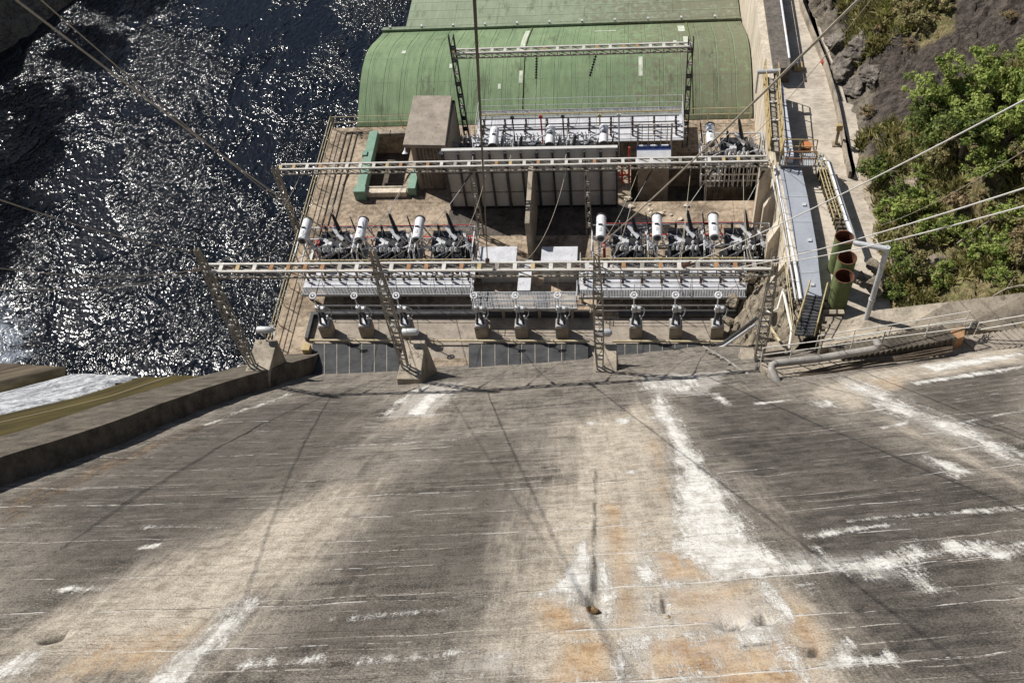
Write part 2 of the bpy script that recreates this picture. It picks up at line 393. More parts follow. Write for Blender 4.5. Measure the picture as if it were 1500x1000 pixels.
def make_hill_mat():
    g = N('rock and dry scrub slope')
    M_ = g.attr('cover'); sp = g.new('ShaderNodeSeparateColor'); g.link(M_.outputs['Color'], sp.inputs[0])
    slab, veg, pale = sp.outputs[0], sp.outputs[1], sp.outputs[2]
    n1 = g.noise(1.1, 7, 0.72); n2 = g.noise(5.0, 5, 0.75); st = g.noise((0.5, 2.2, 1.6), 6, 0.7, dist=0.7)
    rock = g.mix(g.step(g.math('ADD', g.math('MULTIPLY', n1, 0.5), g.math('MULTIPLY', n2, 0.5)), 0.34, 0.62), (0.05, 0.042, 0.034), (0.26, 0.225, 0.175))
    st2 = g.noise((2.2, 6, 4), 7, 0.82, dist=0.4)
    sl = g.mix(g.step(g.math('ADD', g.math('MULTIPLY', st, 0.5), g.math('MULTIPLY', st2, 0.5)), 0.4, 0.6), (0.03, 0.024, 0.021), (0.135, 0.112, 0.094))
    ck = g.step(g.vor((0.55, 1.1, 0.7), feature='DISTANCE_TO_EDGE'), 0.0, 0.045, 0.75, 0.0)
    sl = g.mix(g.math('MULTIPLY', ck, g.step(n1, 0.45, 0.55)), sl, (0.018, 0.015, 0.013))
    sl = g.mix(g.step(g.noise((16, 20, 18), 3, 0.8), 0.61, 0.66, 0, 0.7), sl, (0.34, 0.3, 0.26))
    sl = g.mix(g.step(n2, 0.64, 0.74, 0, 0.6), sl, (0.3, 0.26, 0.23))
    sc = g.mix(g.step(n2, 0.36, 0.62), (0.1, 0.08, 0.035), (0.31, 0.255, 0.135))
    sc = g.mix(g.step(g.noise(2.4, 5, 0.75), 0.5, 0.64, 0, 0.8), sc, (0.12, 0.16, 0.04))
    sc = g.mix(g.step(g.noise(14, 3, 0.8), 0.6, 0.7, 0, 0.6), sc, (0.38, 0.32, 0.22))
    k = g.math('MULTIPLY', g.math('SUBTRACT', n1, 0.5), 0.9)
    c = g.mix(g.step(g.math('ADD', slab, k), 0.35, 0.62), rock, sl)
    c = g.mix(g.step(g.math('ADD', veg, k), 0.35, 0.65), c, sc)
    pc = g.mix(g.step(n2, 0.35, 0.6), (0.25, 0.205, 0.155), (0.46, 0.39, 0.3))
    c = g.mix(g.step(g.math('ADD', pale, k), 0.4, 0.6), c, pc)
    g.bump(g.math('ADD', g.math('ADD', n1, g.math('MULTIPLY', n2, 0.5)), g.math('MULTIPLY', st2, 0.5)), 1.0, 0.22)
    return g.out(c, 0.95, 0, 0.2)


MT['hill'] = make_hill_mat()


def make_leaf_mat(name, a, b, c):
    g = N(name)
    i = g.new('ShaderNodeAttribute'); i.attribute_name = 'tint'
    n = g.noise(0.9, 3, 0.6)
    col = g.mix(g.step(i.outputs['Fac'], 0.0, 1.0), a, b)
    col = g.mix(g.step(n, 0.5, 0.7, 0, 0.7), col, c)
    g.b.inputs['Transmission Weight'].default_value = 0.0
    m_ = g.out(col, 0.6, 0, 0.3)
    tr = g.new('ShaderNodeBsdfTranslucent'); mx = g.new('ShaderNodeMixShader'); mx.inputs[0].default_value = 0.3
    g.put(tr.inputs[0], col)
    o = g.t.nodes['Material Output']
    g.link(g.b.outputs[0], mx.inputs[1]); g.link(tr.outputs[0], mx.inputs[2]); g.link(mx.outputs[0], o.inputs[0])
    return m_


MT['leaf_bright'] = make_leaf_mat('bright green leaves', (0.1, 0.15, 0.025), (0.33, 0.4, 0.1), (0.38, 0.38, 0.12))
MT['leaf_dark'] = make_leaf_mat('deep green leaves', (0.055, 0.085, 0.018), (0.22, 0.27, 0.065), (0.2, 0.24, 0.06))
MT['leaf_olive'] = make_leaf_mat('olive scrub leaves', (0.1, 0.095, 0.035), (0.38, 0.34, 0.15), (0.4, 0.3, 0.15))
MT['leaf_grass'] = make_leaf_mat('yellow green grass', (0.11, 0.11, 0.035), (0.4, 0.36, 0.15), (0.26, 0.31, 0.08))
MT['leaf_dry'] = make_leaf_mat('dry brown scrub', (0.12, 0.085, 0.04), (0.42, 0.32, 0.18), (0.3, 0.25, 0.11))


# ------------------------------------------------------------------ mesh helpers
WORLD = {}     # world offset of each object


class M:
    def __init__(s): s.v = []; s.f = []; s.m = []; s.k = 0

    def mat(s, k): s.k = k; return s

    def add(s, vs, fs):
        o = len(s.v); s.v += [tuple(v) for v in vs]
        for f in fs: s.f.append(tuple(i + o for i in f)); s.m.append(s.k)
        return s

    def box(s, x0, x1, y0, y1, z0, z1):
        return s.add([(x0, y0, z0), (x1, y0, z0), (x1, y1, z0), (x0, y1, z0), (x0, y0, z1), (x1, y0, z1), (x1, y1, z1), (x0, y1, z1)],
                     [(3, 2, 1, 0), (4, 5, 6, 7), (0, 1, 5, 4), (1, 2, 6, 5), (2, 3, 7, 6), (3, 0, 4, 7)])

    def bar(s, p, q, w, h=None, up=(0, 0, 1)):
        p, q = Vector(p), Vector(q); h = h or w
        d = (q - p).normalized(); up = Vector(up)
        if abs(d.dot(up)) > 0.98: up = Vector((0, 1, 0))
        x = d.cross(up).normalized() * (w / 2); y = x.cross(d).normalized() * (h / 2)
        c = [-x - y, x - y, x + y, -x + y]
        return s.add([p + a for a in c] + [q + a for a in c], [(0, 1, 2, 3), (7, 6, 5, 4), (0, 4, 5, 1), (1, 5, 6, 2), (2, 6, 7, 3), (3, 7, 4, 0)])

    def lathe(s, p, d, prof, n=10):
        p = Vector(p); d = Vector(d).normalized()
        up = Vector((0, 0, 1)) if abs(d.z) < 0.95 else Vector((0, 1, 0))
        x = d.cross(up).normalized(); y = d.cross(x).normalized()
        vs = []; fs = []
        for t, r in prof:
            for i in range(n):
                a = 2 * math.pi * i / n
                vs.append(p + d * t + x * (r * math.cos(a)) + y * (r * math.sin(a)))
        for j in range(len(prof) - 1):
            for i in range(n):
                k = (i + 1) % n
                fs.append((j * n + i, j * n + k, (j + 1) * n + k, (j + 1) * n + i))
        fs.append(tuple(range(n - 1, -1, -1))); fs.append(tuple((len(prof) - 1) * n + i for i in range(n)))
        return s.add(vs, fs)

    def tube(s, p, q, r, n=8, r2=None):
        p, q = Vector(p), Vector(q); L = (q - p).length
        return s.lathe(p, q - p, [(0, r), (L, r if r2 is None else r2)], n)

    def ptube(s, pts, r, n=7):
        pts = [Vector(p) for p in pts]; vs = []; fs = []
        for j, p in enumerate(pts):
            d = (pts[min(j + 1, len(pts) - 1)] - pts[max(j - 1, 0)]).normalized()
            up = Vector((0, 0, 1)) if abs(d.z) < 0.95 else Vector((0, 1, 0))
            x = d.cross(up).normalized(); y = d.cross(x).normalized()
            for i in range(n):
                a = 2 * math.pi * i / n
                vs.append(p + x * (r * math.cos(a)) + y * (r * math.sin(a)))
        for j in range(len(pts) - 1):
            for i in range(n):
                k = (i + 1) % n
                fs.append((j * n + i, j * n + k, (j + 1) * n + k, (j + 1) * n + i))
        fs.append(tuple(range(n - 1, -1, -1))); fs.append(tuple((len(pts) - 1) * n + i for i in range(n)))
        return s.add(vs, fs)

    def slab(s, pts, th):
        """polygon (any height per corner) with its thickness below"""
        n = len(pts); pts = [Vector(p) for p in pts]
        vs = pts + [p - Vector((0, 0, th)) for p in pts]
        a = sum((pts[i].x * pts[(i + 1) % n].y - pts[(i + 1) % n].x * pts[i].y) for i in range(n))
        top = tuple(range(n)); bot = tuple(range(2 * n - 1, n - 1, -1))
        sides = [(i, i + n, (i + 1) % n + n, (i + 1) % n) for i in range(n)]
        fs = [top, bot] + sides
        if a < 0: fs = [tuple(reversed(f)) for f in fs]
        return s.add(vs, fs)

    def ring(s, c, R, r, axis=(0, 0, 1), n=18, k=6):
        c = Vector(c); ax = Vector(axis).normalized()
        up = Vector((0, 0, 1)) if abs(ax.z) < 0.9 else Vector((1, 0, 0))
        x = ax.cross(up).normalized(); y = ax.cross(x).normalized(); vs = []; fs = []
        for i in range(n):
            a = 2 * math.pi * i / n; d = x * math.cos(a) + y * math.sin(a)
            for j in range(k):
                b = 2 * math.pi * j / k
                vs.append(c + d * (R + r * math.cos(b)) + ax * (r * math.sin(b)))
        for i in range(n):
            for j in range(k):
                fs.append((i * k + j, ((i + 1) % n) * k + j, ((i + 1) % n) * k + (j + 1) % k, i * k + (j + 1) % k))
        return s.add(vs, fs)

    def crag(s, c, size, seed):
        import bmesh
        rr = random.Random(seed); bm = bmesh.new(); bmesh.ops.create_icosphere(bm, subdivisions=4, radius=1.0)
        ph = [Vector((rr.uniform(-1, 1), rr.uniform(-1, 1), rr.uniform(-1, 1))).normalized() for _ in range(16)]; cut = [rr.uniform(0.42, 0.95) for _ in ph]
        lay = Vector((rr.uniform(-.4, .4), rr.uniform(.3, .8), 1)).normalized()
        V0 = [v.co.normalized() for v in bm.verts]; nz_ = fbm(np.array([d.x * 2 + seed for d in V0]), np.array([d.y * 2 + d.z * 1.3 for d in V0]), 4)
        for v, d, q in zip(bm.verts, V0, nz_):
            r = 1.0
            for p_, k_ in zip(ph, cut):
                t = d.dot(p_)
                if t > 1e-3: r = min(r, k_ / t)
            f = (d.dot(lay) * 2.6 + q * 1.5) % 1.0
            r *= 0.9 + 0.3 * (q - 0.5) + (0.1 * f if f < 0.85 else -0.08)
            v.co = Vector((d.x * r * size[0], d.y * r * size[1], d.z * r * size[2])) + Vector(c)
        bm.verts.index_update(); s.add([v.co for v in bm.verts], [tuple(v.index for v in f.verts) for f in bm.faces]); bm.free()
        return s

    def rock(s, c, size, seed, sub=2):
        import bmesh
        rr = random.Random(seed)
        bm = bmesh.new(); bmesh.ops.create_icosphere(bm, subdivisions=sub, radius=1.0)
        ph = [Vector((rr.uniform(-1, 1), rr.uniform(-1, 1), rr.uniform(-1, 1))).normalized() for _ in range(9)]
        cut = [rr.uniform(0.5, 0.95) for _ in ph]
        for v in bm.verts:
            d = v.co.normalized(); r = 1.0
            for p_, k_ in zip(ph, cut):
                t = d.dot(p_)
                if t > 1e-3: r = min(r, k_ / t)
            r *= 1 + 0.05 * rr.uniform(-1, 1)
            v.co = Vector((d.x * r * size[0], d.y * r * size[1], d.z * r * size[2])) + Vector(c)
        bm.verts.index_update()
        s.add([v.co for v in bm.verts], [tuple(v.index for v in f.verts) for f in bm.faces]); bm.free()
        return s

    def build(s, name, mats, parent=None, smooth=False, bevel=0.0):
        me = bpy.data.meshes.new(name)
        if not isinstance(mats, (list, tuple)): mats = [mats]
        if parent is not None: off = WORLD[parent.name]
        else:
            a = np.array(s.v); off = Vector(((a[:, 0].min() + a[:, 0].max()) / 2, (a[:, 1].min() + a[:, 1].max()) / 2, a[:, 2].min()))
        me.from_pydata([(v[0] - off.x, v[1] - off.y, v[2] - off.z) for v in s.v], [], s.f)
        for k in mats: me.materials.append(MT[k] if isinstance(k, str) else k)
        me.polygons.foreach_set('material_index', s.m)
        if smooth:
            me.polygons.foreach_set('use_smooth', [True] * len(s.f))
            try: me.set_sharp_from_angle(angle=math.radians(40))
            except Exception: pass
        me.update()
        o = bpy.data.objects.new(name, me); COL.objects.link(o)
        if parent is not None: o.parent = parent
        else: o.location = off
        WORLD[o.name] = off.copy()
        if bevel:
            b = o.modifiers.new('bevel', 'BEVEL'); b.width = bevel; b.segments = 2; b.limit_method = 'ANGLE'
        return o


def tag(o, label=None, cat=None, group=None, kind=None):
    if label: o['label'] = label
    if cat: o['category'] = cat
    if group: o['group'] = group
    if kind: o['kind'] = kind
    return o


def thing(name, label, cat, loc=(0, 0, 0), group=None, rz=0.0):
    o = bpy.data.objects.new(name, None); COL.objects.link(o); o.empty_display_size = 0.3
    o.location = loc; WORLD[o.name] = Vector(loc)
    return tag(o, label, cat, group)


def dup(root, loc, label, rz=None, sc=None):
    r = root.copy(); COL.objects.link(r); r.location = loc; r['label'] = label
    if rz is not None: r.rotation_euler.z = rz
    if sc is not None: r.scale = (sc, sc, sc)
    WORLD[r.name] = Vector(loc)
    for ch in list(root.children):
        c = ch.copy(); COL.objects.link(c); c.parent = r
        for gch in list(ch.children):
            d = gch.copy(); COL.objects.link(d); d.parent = c
    return r


def lerp(a, b, t): return Vector(a) + (Vector(b) - Vector(a)) * t


# value noise for terrain and stain masks
_rs = np.random.RandomState(3)
_LAT = _rs.rand(256, 256)


def vnoise(x, y):
    xi = np.floor(x).astype(int); yi = np.floor(y).astype(int); fx = x - xi; fy = y - yi
    fx = fx * fx * (3 - 2 * fx); fy = fy * fy * (3 - 2 * fy)
    g = lambda a, b: _LAT[a % 256, b % 256]
    return (g(xi, yi) * (1 - fx) + g(xi + 1, yi) * fx) * (1 - fy) + (g(xi, yi + 1) * (1 - fx) + g(xi + 1, yi + 1) * fx) * fy


def fbm(x, y, o=4):
    s = 0; a = 0.5; t = 0
    for i in range(o):
        s = s + a * vnoise(x * 2 ** i + 17.3 * i, y * 2 ** i + 5.1 * i); t += a; a *= 0.5
    return s / t


def grid_obj(name, P, mat, uv=None, attrs=None, smooth=True, keep=None):
    """P: (rows, cols, 3) array of world points"""
    r, c = P.shape[:2]
    me = bpy.data.meshes.new(name)
    idx = np.arange(r * c).reshape(r, c)
    q = np.stack([idx[:-1, :-1], idx[:-1, 1:], idx[1:, 1:], idx[1:, :-1]], -1).reshape(-1, 4)
    if keep is not None: q = q[keep.reshape(-1)[q].all(1)]
    me.vertices.add(r * c); me.vertices.foreach_set('co', P.reshape(-1).astype(np.float32))
    me.loops.add(q.size); me.loops.foreach_set('vertex_index', q.reshape(-1).astype(np.int32))
    me.polygons.add(len(q)); me.polygons.foreach_set('loop_start', np.arange(0, q.size, 4, dtype=np.int32))
    me.polygons.foreach_set('loop_total', np.full(len(q), 4, dtype=np.int32))
    me.update(calc_edges=True)
    if uv is not None:
        l = me.uv_layers.new(name='UVMap'); l.data.foreach_set('uv', uv.reshape(-1, 2)[q.reshape(-1)].reshape(-1).astype(np.float32))
    for k, a in (attrs or {}).items():
        if a.ndim == 3:
            at_ = me.attributes.new(k, 'FLOAT_COLOR', 'POINT')
            col = np.concatenate([a.reshape(-1, 3), np.ones((r * c, 1))], 1)
            at_.data.foreach_set('color', col.reshape(-1).astype(np.float32))
        else:
            at_ = me.attributes.new(k, 'FLOAT', 'POINT'); at_.data.foreach_set('value', a.reshape(-1).astype(np.float32))
    if smooth: me.polygons.foreach_set('use_smooth', np.ones(len(q), dtype=bool))
    me.materials.append(MT[mat])
    me.validate(); me.update()
    o = bpy.data.objects.new(name, me); COL.objects.link(o); WORLD[o.name] = Vector((0, 0, 0))
    return o


# ------------------------------------------------------------------ dam face: a cone frustum, radius grows 1 m per metre of height
DB, DR = 0.11, 220.0
_nn = np.array([-DB, 1.0]) / math.hypot(DB, 1.0)
DC = np.array([-2.3, 34.2]) + DR * _nn
PH0 = math.atan2(-_nn[0], -_nn[1])     # heading of the toe point seen from the arch centre


def dam_pt(s, z, off=0.0):
    """s metres along the toe, z height, off metres out from the face (along its normal)"""
    ph = PH0 - s / DR
    rad = DR + z - off * 0.7071
    return np.array([DC[0] + rad * math.sin(ph), DC[1] + rad * math.cos(ph), z + off * 0.7071])


def dam_hit(px, py):
    d = ray(px, py); d = d / np.linalg.norm(d)
    ts = np.linspace(5, 95, 500)
    P = CAM + ts[:, None] * d
    v = (DR + P[:, 2]) - np.hypot(P[:, 0] - DC[0], P[:, 1] - DC[1])
    i = np.where((v[:-1] > 0) & (v[1:] <= 0))[0]
    k = i[0]; t = ts[k] + (ts[k + 1] - ts[k]) * v[k] / (v[k] - v[k + 1])
    p = CAM + t * d
    s = (PH0 - math.atan2(p[0] - DC[0], p[1] - DC[1]))
    s = (s + math.pi) % (2 * math.pi) - math.pi
    return s * DR, p[2]


def SZ(pts): return np.array([dam_hit(*p) for p in pts])


def poly_sd(S, Z, poly):
    """signed distance (positive inside) from grid points to a polygon in (s, z)"""
    d = np.full(S.shape, 1e9); ins = np.zeros(S.shape, bool); n = len(poly)
    for i in range(n):
        ax, ay = poly[i]; bx, by = poly[(i + 1) % n]
        ex, ey = bx - ax, by - ay; L = ex * ex + ey * ey + 1e-12
        t = np.clip(((S - ax) * ex + (Z - ay) * ey) / L, 0, 1)
        d = np.minimum(d, np.hypot(S - ax - t * ex, Z - ay - t * ey))
        c = ((ay > Z) != (by > Z)) & (S < ex * (Z - ay) / (ey if abs(ey) > 1e-9 else 1e-9) + ax)
        ins ^= c
    return np.where(ins, d, -d)


WALL_R = SZ([(0, 712), (150, 660), (250, 618), (330, 588), (400, 566), (460, 546)])


def wall_s(z):
    o = np.argsort(WALL_R[:, 1]); k = (WALL_R[o[-1], 0] - WALL_R[o[0], 0]) / (WALL_R[o[-1], 1] - WALL_R[o[0], 1])
    zt = WALL_R[o[-1], 1]
    return np.where(z > zt, WALL_R[o[-1], 0] + k * (z - zt), np.interp(z, WALL_R[o, 1], WALL_R[o, 0]))


def build_dam():
    s = np.concatenate([np.arange(-32, 26, 0.085)]); z = np.concatenate([np.arange(-7, -1, 0.5), np.arange(-1, 33, 0.085)])
    S, Z = np.meshgrid(s, z)
    ph = PH0 - S / DR
    bmp = (fbm(S * 0.5, Z * 0.8, 4) - 0.5) * 0.12 + (fbm(S * 2.3, Z * 3.1, 3) - 0.5) * 0.05
    # pour lifts stand a couple of centimetres proud of each other
    lift = np.floor((Z + 0.15 * fbm(S * 0.2, Z * 0.0)) / 1.5)
    bmp = bmp + 0.02 * (np.mod(lift * 7.31, 1.0) - 0.5)
    white = np.zeros(S.shape); tan = np.zeros(S.shape); orange = np.zeros(S.shape)
    dark = np.zeros(S.shape); film = np.zeros(S.shape); wet = np.zeros(S.shape)

    def put(arr, pts, soft=0.3, amt=1.0):
        p = SZ(pts)
        x0, x1 = p[:, 0].min() - 3 * soft - 1, p[:, 0].max() + 3 * soft + 1
        y0, y1 = p[:, 1].min() - 3 * soft - 1, p[:, 1].max() + 3 * soft + 1
        i0, i1 = np.searchsorted(z, [y0, y1]); j0, j1 = np.searchsorted(s, [x0, x1])
        if i1 <= i0 or j1 <= j0: return
        sub = (slice(i0, i1), slice(j0, j1))
        sd = poly_sd(S[sub], Z[sub], p)
        sd = sd + (fbm(S[sub] * 0.9, Z[sub] * 0.9, 4) - 0.5) * soft * 1.2
        arr[sub] = np.maximum(arr[sub], np.clip(0.5 + sd / (2 * soft), 0, 1) * amt)

    # dark weathered areas
    put(dark, [(985, 560), (1120, 575), (1500, 720), (1500, 1000), (1230, 1000), (1190, 900), (1120, 780), (1040, 660)], 1.0, 1.0)
    put(dark, [(0, 740), (330, 600), (540, 560), (560, 640), (420, 740), (230, 850), (0, 900)], 1.5, 0.7)
    put(dark, [(470, 800), (620, 640), (800, 620), (800, 760), (760, 900), (700, 1000), (330, 1000), (400, 880)], 1.5, 0.62)
    put(dark, [(1300, 540), (1500, 520), (1500, 660), (1330, 590)], 0.8, 0.8)
    # tan films
    put(tan, [(840, 620), (955, 590), (985, 650), (990, 760), (1000, 820), (1130, 830), (1190, 890), (1212, 940), (1222, 1005), (700, 1005), (755, 860), (795, 740)], 1.3, 1.0)
    put(tan, [(820, 740), (1000, 760), (1140, 860), (1215, 1005), (780, 1005)], 0.8, 1.7)
    put(tan, [(520, 705), (560, 700), (480, 800), (390, 880), (260, 1005), (-20, 1005), (-20, 950), (190, 850), (380, 750)], 1.2, 0.95)
    put(tan, [(1300, 610), (1500, 705), (1500, 720), (1340, 640)], 0.35, 0.8)
    put(tan, [(1180, 575), (1260, 545), (1500, 505), (1500, 530), (1330, 560), (1250, 600)], 0.5, 0.9)
    put(tan, [(860, 600), (880, 600), (900, 760), (850, 760)], 0.6, 0.7)
    put(tan, [(1120, 700), (1190, 800), (1150, 800), (1080, 700)], 0.8, 0.6)
    put(tan, [(590, 560), (690, 560), (650, 620), (540, 640)], 0.8, 0.5)
    # orange seeps
    for p_, a_ in (([(965, 805), (1015, 815), (1040, 850), (960, 850)], 0.9), ([(850, 930), (900, 935), (890, 1000), (800, 1000)], 0.8),
                   ([(975, 860), (1100, 855), (1090, 900), (980, 890)], 0.8), ([(945, 935), (1075, 930), (1080, 985), (950, 990)], 0.85),
                   ([(1090, 950), (1160, 945), (1190, 1000), (1060, 1000)], 0.9), ([(140, 930), (330, 900), (250, 1000), (40, 1000)], 0.4),
                   ([(945, 640), (970, 640), (985, 740), (960, 740)], 0.45), ([(888, 740), (905, 740), (935, 860), (905, 860)], 0.75),
                   ([(1150, 870), (1190, 905), (1200, 960), (1160, 930)], 0.7), ([(800, 885), (850, 890), (850, 925), (790, 925)], 0.8), ([(900, 865), (930, 862), (935, 915), (905, 915)], 0.8), ([(990, 895), (1060, 890), (1050, 920), (995, 922)], 0.7),
                   ([(1255, 560), (1320, 545), (1335, 565), (1290, 580)], 0.4), ([(885, 800), (925, 800), (935, 850), (895, 850)], 0.6)):
        put(orange, p_, 0.4, a_)
    # lime
    W = [
        ([(957, 575), (972, 582), (1000, 632), (1042, 690), (1075, 745), (1105, 785), (1150, 822), (1165, 838), (1110, 846), (1035, 848), (1012, 826), (985, 803), (992, 780), (991, 700), (985, 645), (962, 610)], 0.3, 1.0),
        ([(1105, 850), (1125, 850), (1158, 900), (1150, 912), (1125, 880)], 0.2, 0.9),
        ([(1118, 824), (1180, 818), (1240, 822), (1300, 812), (1340, 784), (1362, 803), (1390, 783), (1420, 800), (1445, 783), (1470, 795), (1510, 790), (1510, 806), (1330, 826), (1240, 838), (1150, 846)], 0.2, 0.85),
        ([(1185, 800), (1205, 800), (1240, 838), (1222, 842)], 0.15, 0.9),
        ([(1322, 822), (1338, 820), (1362, 845), (1398, 866), (1345, 868), (1332, 852)], 0.15, 0.9),
        ([(1228, 552), (1265, 560), (1320, 585), (1400, 612), (1510, 672), (1510, 692), (1430, 655), (1340, 612), (1300, 606)], 0.3, 0.75),
        ([(384, 868), (376, 892), (330, 940), (268, 1005), (212, 1005), (285, 940), (330, 895), (352, 880)], 0.25, 1.0),
        ([(597, 607), (624, 607), (640, 585), (655, 574), (628, 577), (610, 592)], 0.15, 1.0),
        ([(556, 606), (575, 606), (610, 578), (632, 565), (600, 572)], 0.2, 0.75),
        ([(845, 800), (858, 793), (868, 815), (866, 868), (800, 872), (832, 835)], 0.15, 0.9),
        ([(876, 820), (892, 830), (892, 862), (877, 868)], 0.12, 0.9),
        ([(831, 875), (846, 872), (845, 905), (850, 915), (838, 912)], 0.12, 0.85), ([(884, 872), (898, 868), (898, 915), (886, 915)], 0.12, 0.9),
        ([(932, 828), (950, 806), (958, 812), (962, 860), (932, 860)], 0.12, 0.95), ([(966, 830), (980, 850), (1015, 852), (1018, 858), (966, 862)], 0.12, 0.9),
        ([(938, 864), (958, 864), (964, 896), (952, 908)], 0.12, 0.95), ([(978, 872), (988, 890), (984, 912), (974, 905)], 0.12, 0.8),
        ([(897, 935), (945, 930), (935, 1005), (893, 1005)], 0.3, 0.75), ([(985, 980), (1045, 975), (1030, 1005), (980, 1005)], 0.25, 0.8),
        ([(1078, 908), (1118, 918), (1125, 938), (1092, 945)], 0.2, 0.9), ([(1150, 945), (1165, 945), (1195, 1000), (1170, 1000)], 0.2, 0.85),
        ([(840, 938), (1080, 918), (1080, 924), (845, 944)], 0.08, 0.75), ([(760, 872), (930, 858), (930, 862), (760, 878)], 0.08, 0.6),
        ([(348, 975), (372, 966), (378, 972), (400, 958), (408, 970), (440, 966), (466, 962), (468, 968), (350, 980)], 0.08, 0.9),
        ([(520, 970), (540, 958), (552, 966), (570, 955), (585, 964), (610, 955), (625, 962), (660, 952), (700, 954), (690, 957), (520, 976)], 0.08, 0.9),
        ([(1208, 976), (1232, 945), (1242, 934), (1252, 962), (1290, 962), (1304, 950), (1322, 966), (1215, 979)], 0.1, 0.95),
        ([(1240, 760), (1330, 752), (1500, 742), (1500, 746), (1330, 757), (1240, 766)], 0.07, 0.85),
        ([(1170, 785), (1210, 775), (1330, 765), (1330, 768), (1200, 790)], 0.08, 0.8),
        ([(922, 560), (1010, 552), (1040, 548), (1015, 575), (940, 572)], 0.25, 0.62), ([(1040, 574), (1055, 574), (1072, 594), (1058, 596)], 0.15, 0.7),
        ([(1185, 588), (1218, 583), (1230, 597), (1190, 600)], 0.15, 0.6), ([(1350, 665), (1378, 674), (1436, 692), (1400, 699)], 0.12, 0.85),
        ([(1105, 588), (1165, 582), (1165, 586), (1105, 592)], 0.08, 0.8), ([(1290, 625), (1330, 616), (1330, 620), (1290, 630)], 0.08, 0.8),
        ([(1410, 615), (1500, 598), (1500, 602), (1410, 620)], 0.08, 0.75), ([(1340, 535), (1420, 525), (1500, 516), (1500, 521), (1370, 545)], 0.15, 0.8),
        ([(1330, 560), (1430, 545), (1500, 535), (1500, 539), (1340, 566)], 0.1, 0.7),
        ([(860, 618), (874, 617), (874, 623), (860, 624)], 0.1, 0.9), ([(905, 612), (922, 610), (922, 620), (905, 624)], 0.1, 0.9), ([(915, 688), (932, 688), (932, 693), (915, 693)], 0.08, 0.9),
        ([(478, 658), (500, 652), (680, 641), (680, 643), (500, 655)], 0.03, 0.5), ([(290, 622), (420, 576), (430, 578), (300, 625)], 0.1, 0.55),
        ([(60, 865), (110, 858), (160, 862), (70, 872)], 0.1, 0.8), ([(210, 770), (330, 768), (330, 771), (210, 775)], 0.07, 0.7),
        ([(0, 975), (50, 945), (80, 950), (40, 985), (0, 995)], 0.3, 0.85), ([(205, 800), (235, 795), (235, 802), (205, 806)], 0.08, 0.8),
        ([(350, 888), (520, 880), (520, 884), (400, 893)], 0.07, 0.6), ([(470, 905), (620, 890), (760, 880), (760, 884), (480, 912)], 0.07, 0.6),
        ([(1215, 825), (1245, 832), (1255, 850), (1240, 842)], 0.1, 0.9), ([(1395, 800), (1440, 790), (1500, 796), (1500, 806), (1420, 812)], 0.2, 0.8), ([(1240, 555), (1330, 590), (1420, 632), (1510, 680), (1510, 668), (1400, 610), (1280, 562)], 0.3, 0.75), ([(1310, 615), (1420, 660), (1500, 705), (1500, 712), (1400, 668)], 0.2, 0.4), ([(840, 860), (880, 855), (935, 860), (940, 915), (900, 925), (840, 915)], 0.3, 0.45), ([(620, 900), (640, 880), (660, 1000), (630, 1000)], 0.4, 0.35), ([(985, 925), (1080, 915), (1075, 932), (990, 942)], 0.2, 0.6), ([(640, 985), (700, 975), (760, 985), (700, 1003), (640, 1003)], 0.3, 0.62), ([(1000, 862), (1075, 856), (1060, 880), (1010, 886)], 0.25, 0.6),
        ([(700, 962), (800, 950), (800, 954), (700, 968)], 0.07, 0.7), ([(1130, 915), (1160, 925), (1150, 945), (1130, 940)], 0.2, 0.6), ([(940, 780), (985, 770), (985, 776), (940, 786)], 0.08, 0.6),
        ([(1440, 810), (1470, 806), (1500, 810), (1455, 822)], 0.1, 0.9), ([(1460, 865), (1500, 858), (1500, 866)], 0.1, 0.9),
        ([(1165, 853), (1260, 845), (1290, 840), (1290, 843), (1165, 858)], 0.06, 0.8), ([(1185, 860), (1200, 858), (1196, 868)], 0.08, 0.85)]
    for p_, so_, a_ in W: put(white, p_, so_ * 1.5 + 0.06, a_)
    put(orange, [(0, 735), (160, 668), (330, 606), (430, 575), (400, 590), (250, 650), (120, 712), (0, 775)], 0.3, 0.28)
    put(dark, [(0, 735), (160, 668), (330, 606), (430, 575), (400, 590), (250, 650), (120, 712), (0, 775)], 0.4, 0.9)
    # paler grey film around the lime
    put(film, [(870, 770), (1000, 790), (1150, 850), (1210, 940), (1218, 1005), (850, 1005)], 1.0, 0.68)
    for p_ in ([(1290, 600), (1500, 700), (1500, 670), (1240, 555), (1220, 562)], [(860, 780), (900, 790), (900, 920), (840, 920), (800, 880)],
               [(920, 550), (1080, 540), (1040, 580), (940, 580)], [(560, 610), (640, 612), (690, 560), (620, 560)],
               [(1100, 800), (1300, 800), (1350, 850), (1130, 850)], [(900, 900), (960, 900), (1010, 1000), (900, 1000)], [(790, 975), (880, 965), (870, 1000), (790, 1000)], [(980, 850), (1110, 850), (1180, 930), (1100, 960), (990, 930)], [(640, 960), (760, 940), (790, 1000), (620, 1000)],
               [(395, 862), (380, 905), (300, 1000), (190, 1000), (330, 880)], [(1340, 660), (1440, 690), (1400, 702), (1330, 672)]):
        put(film, p_, 0.5, 0.8)
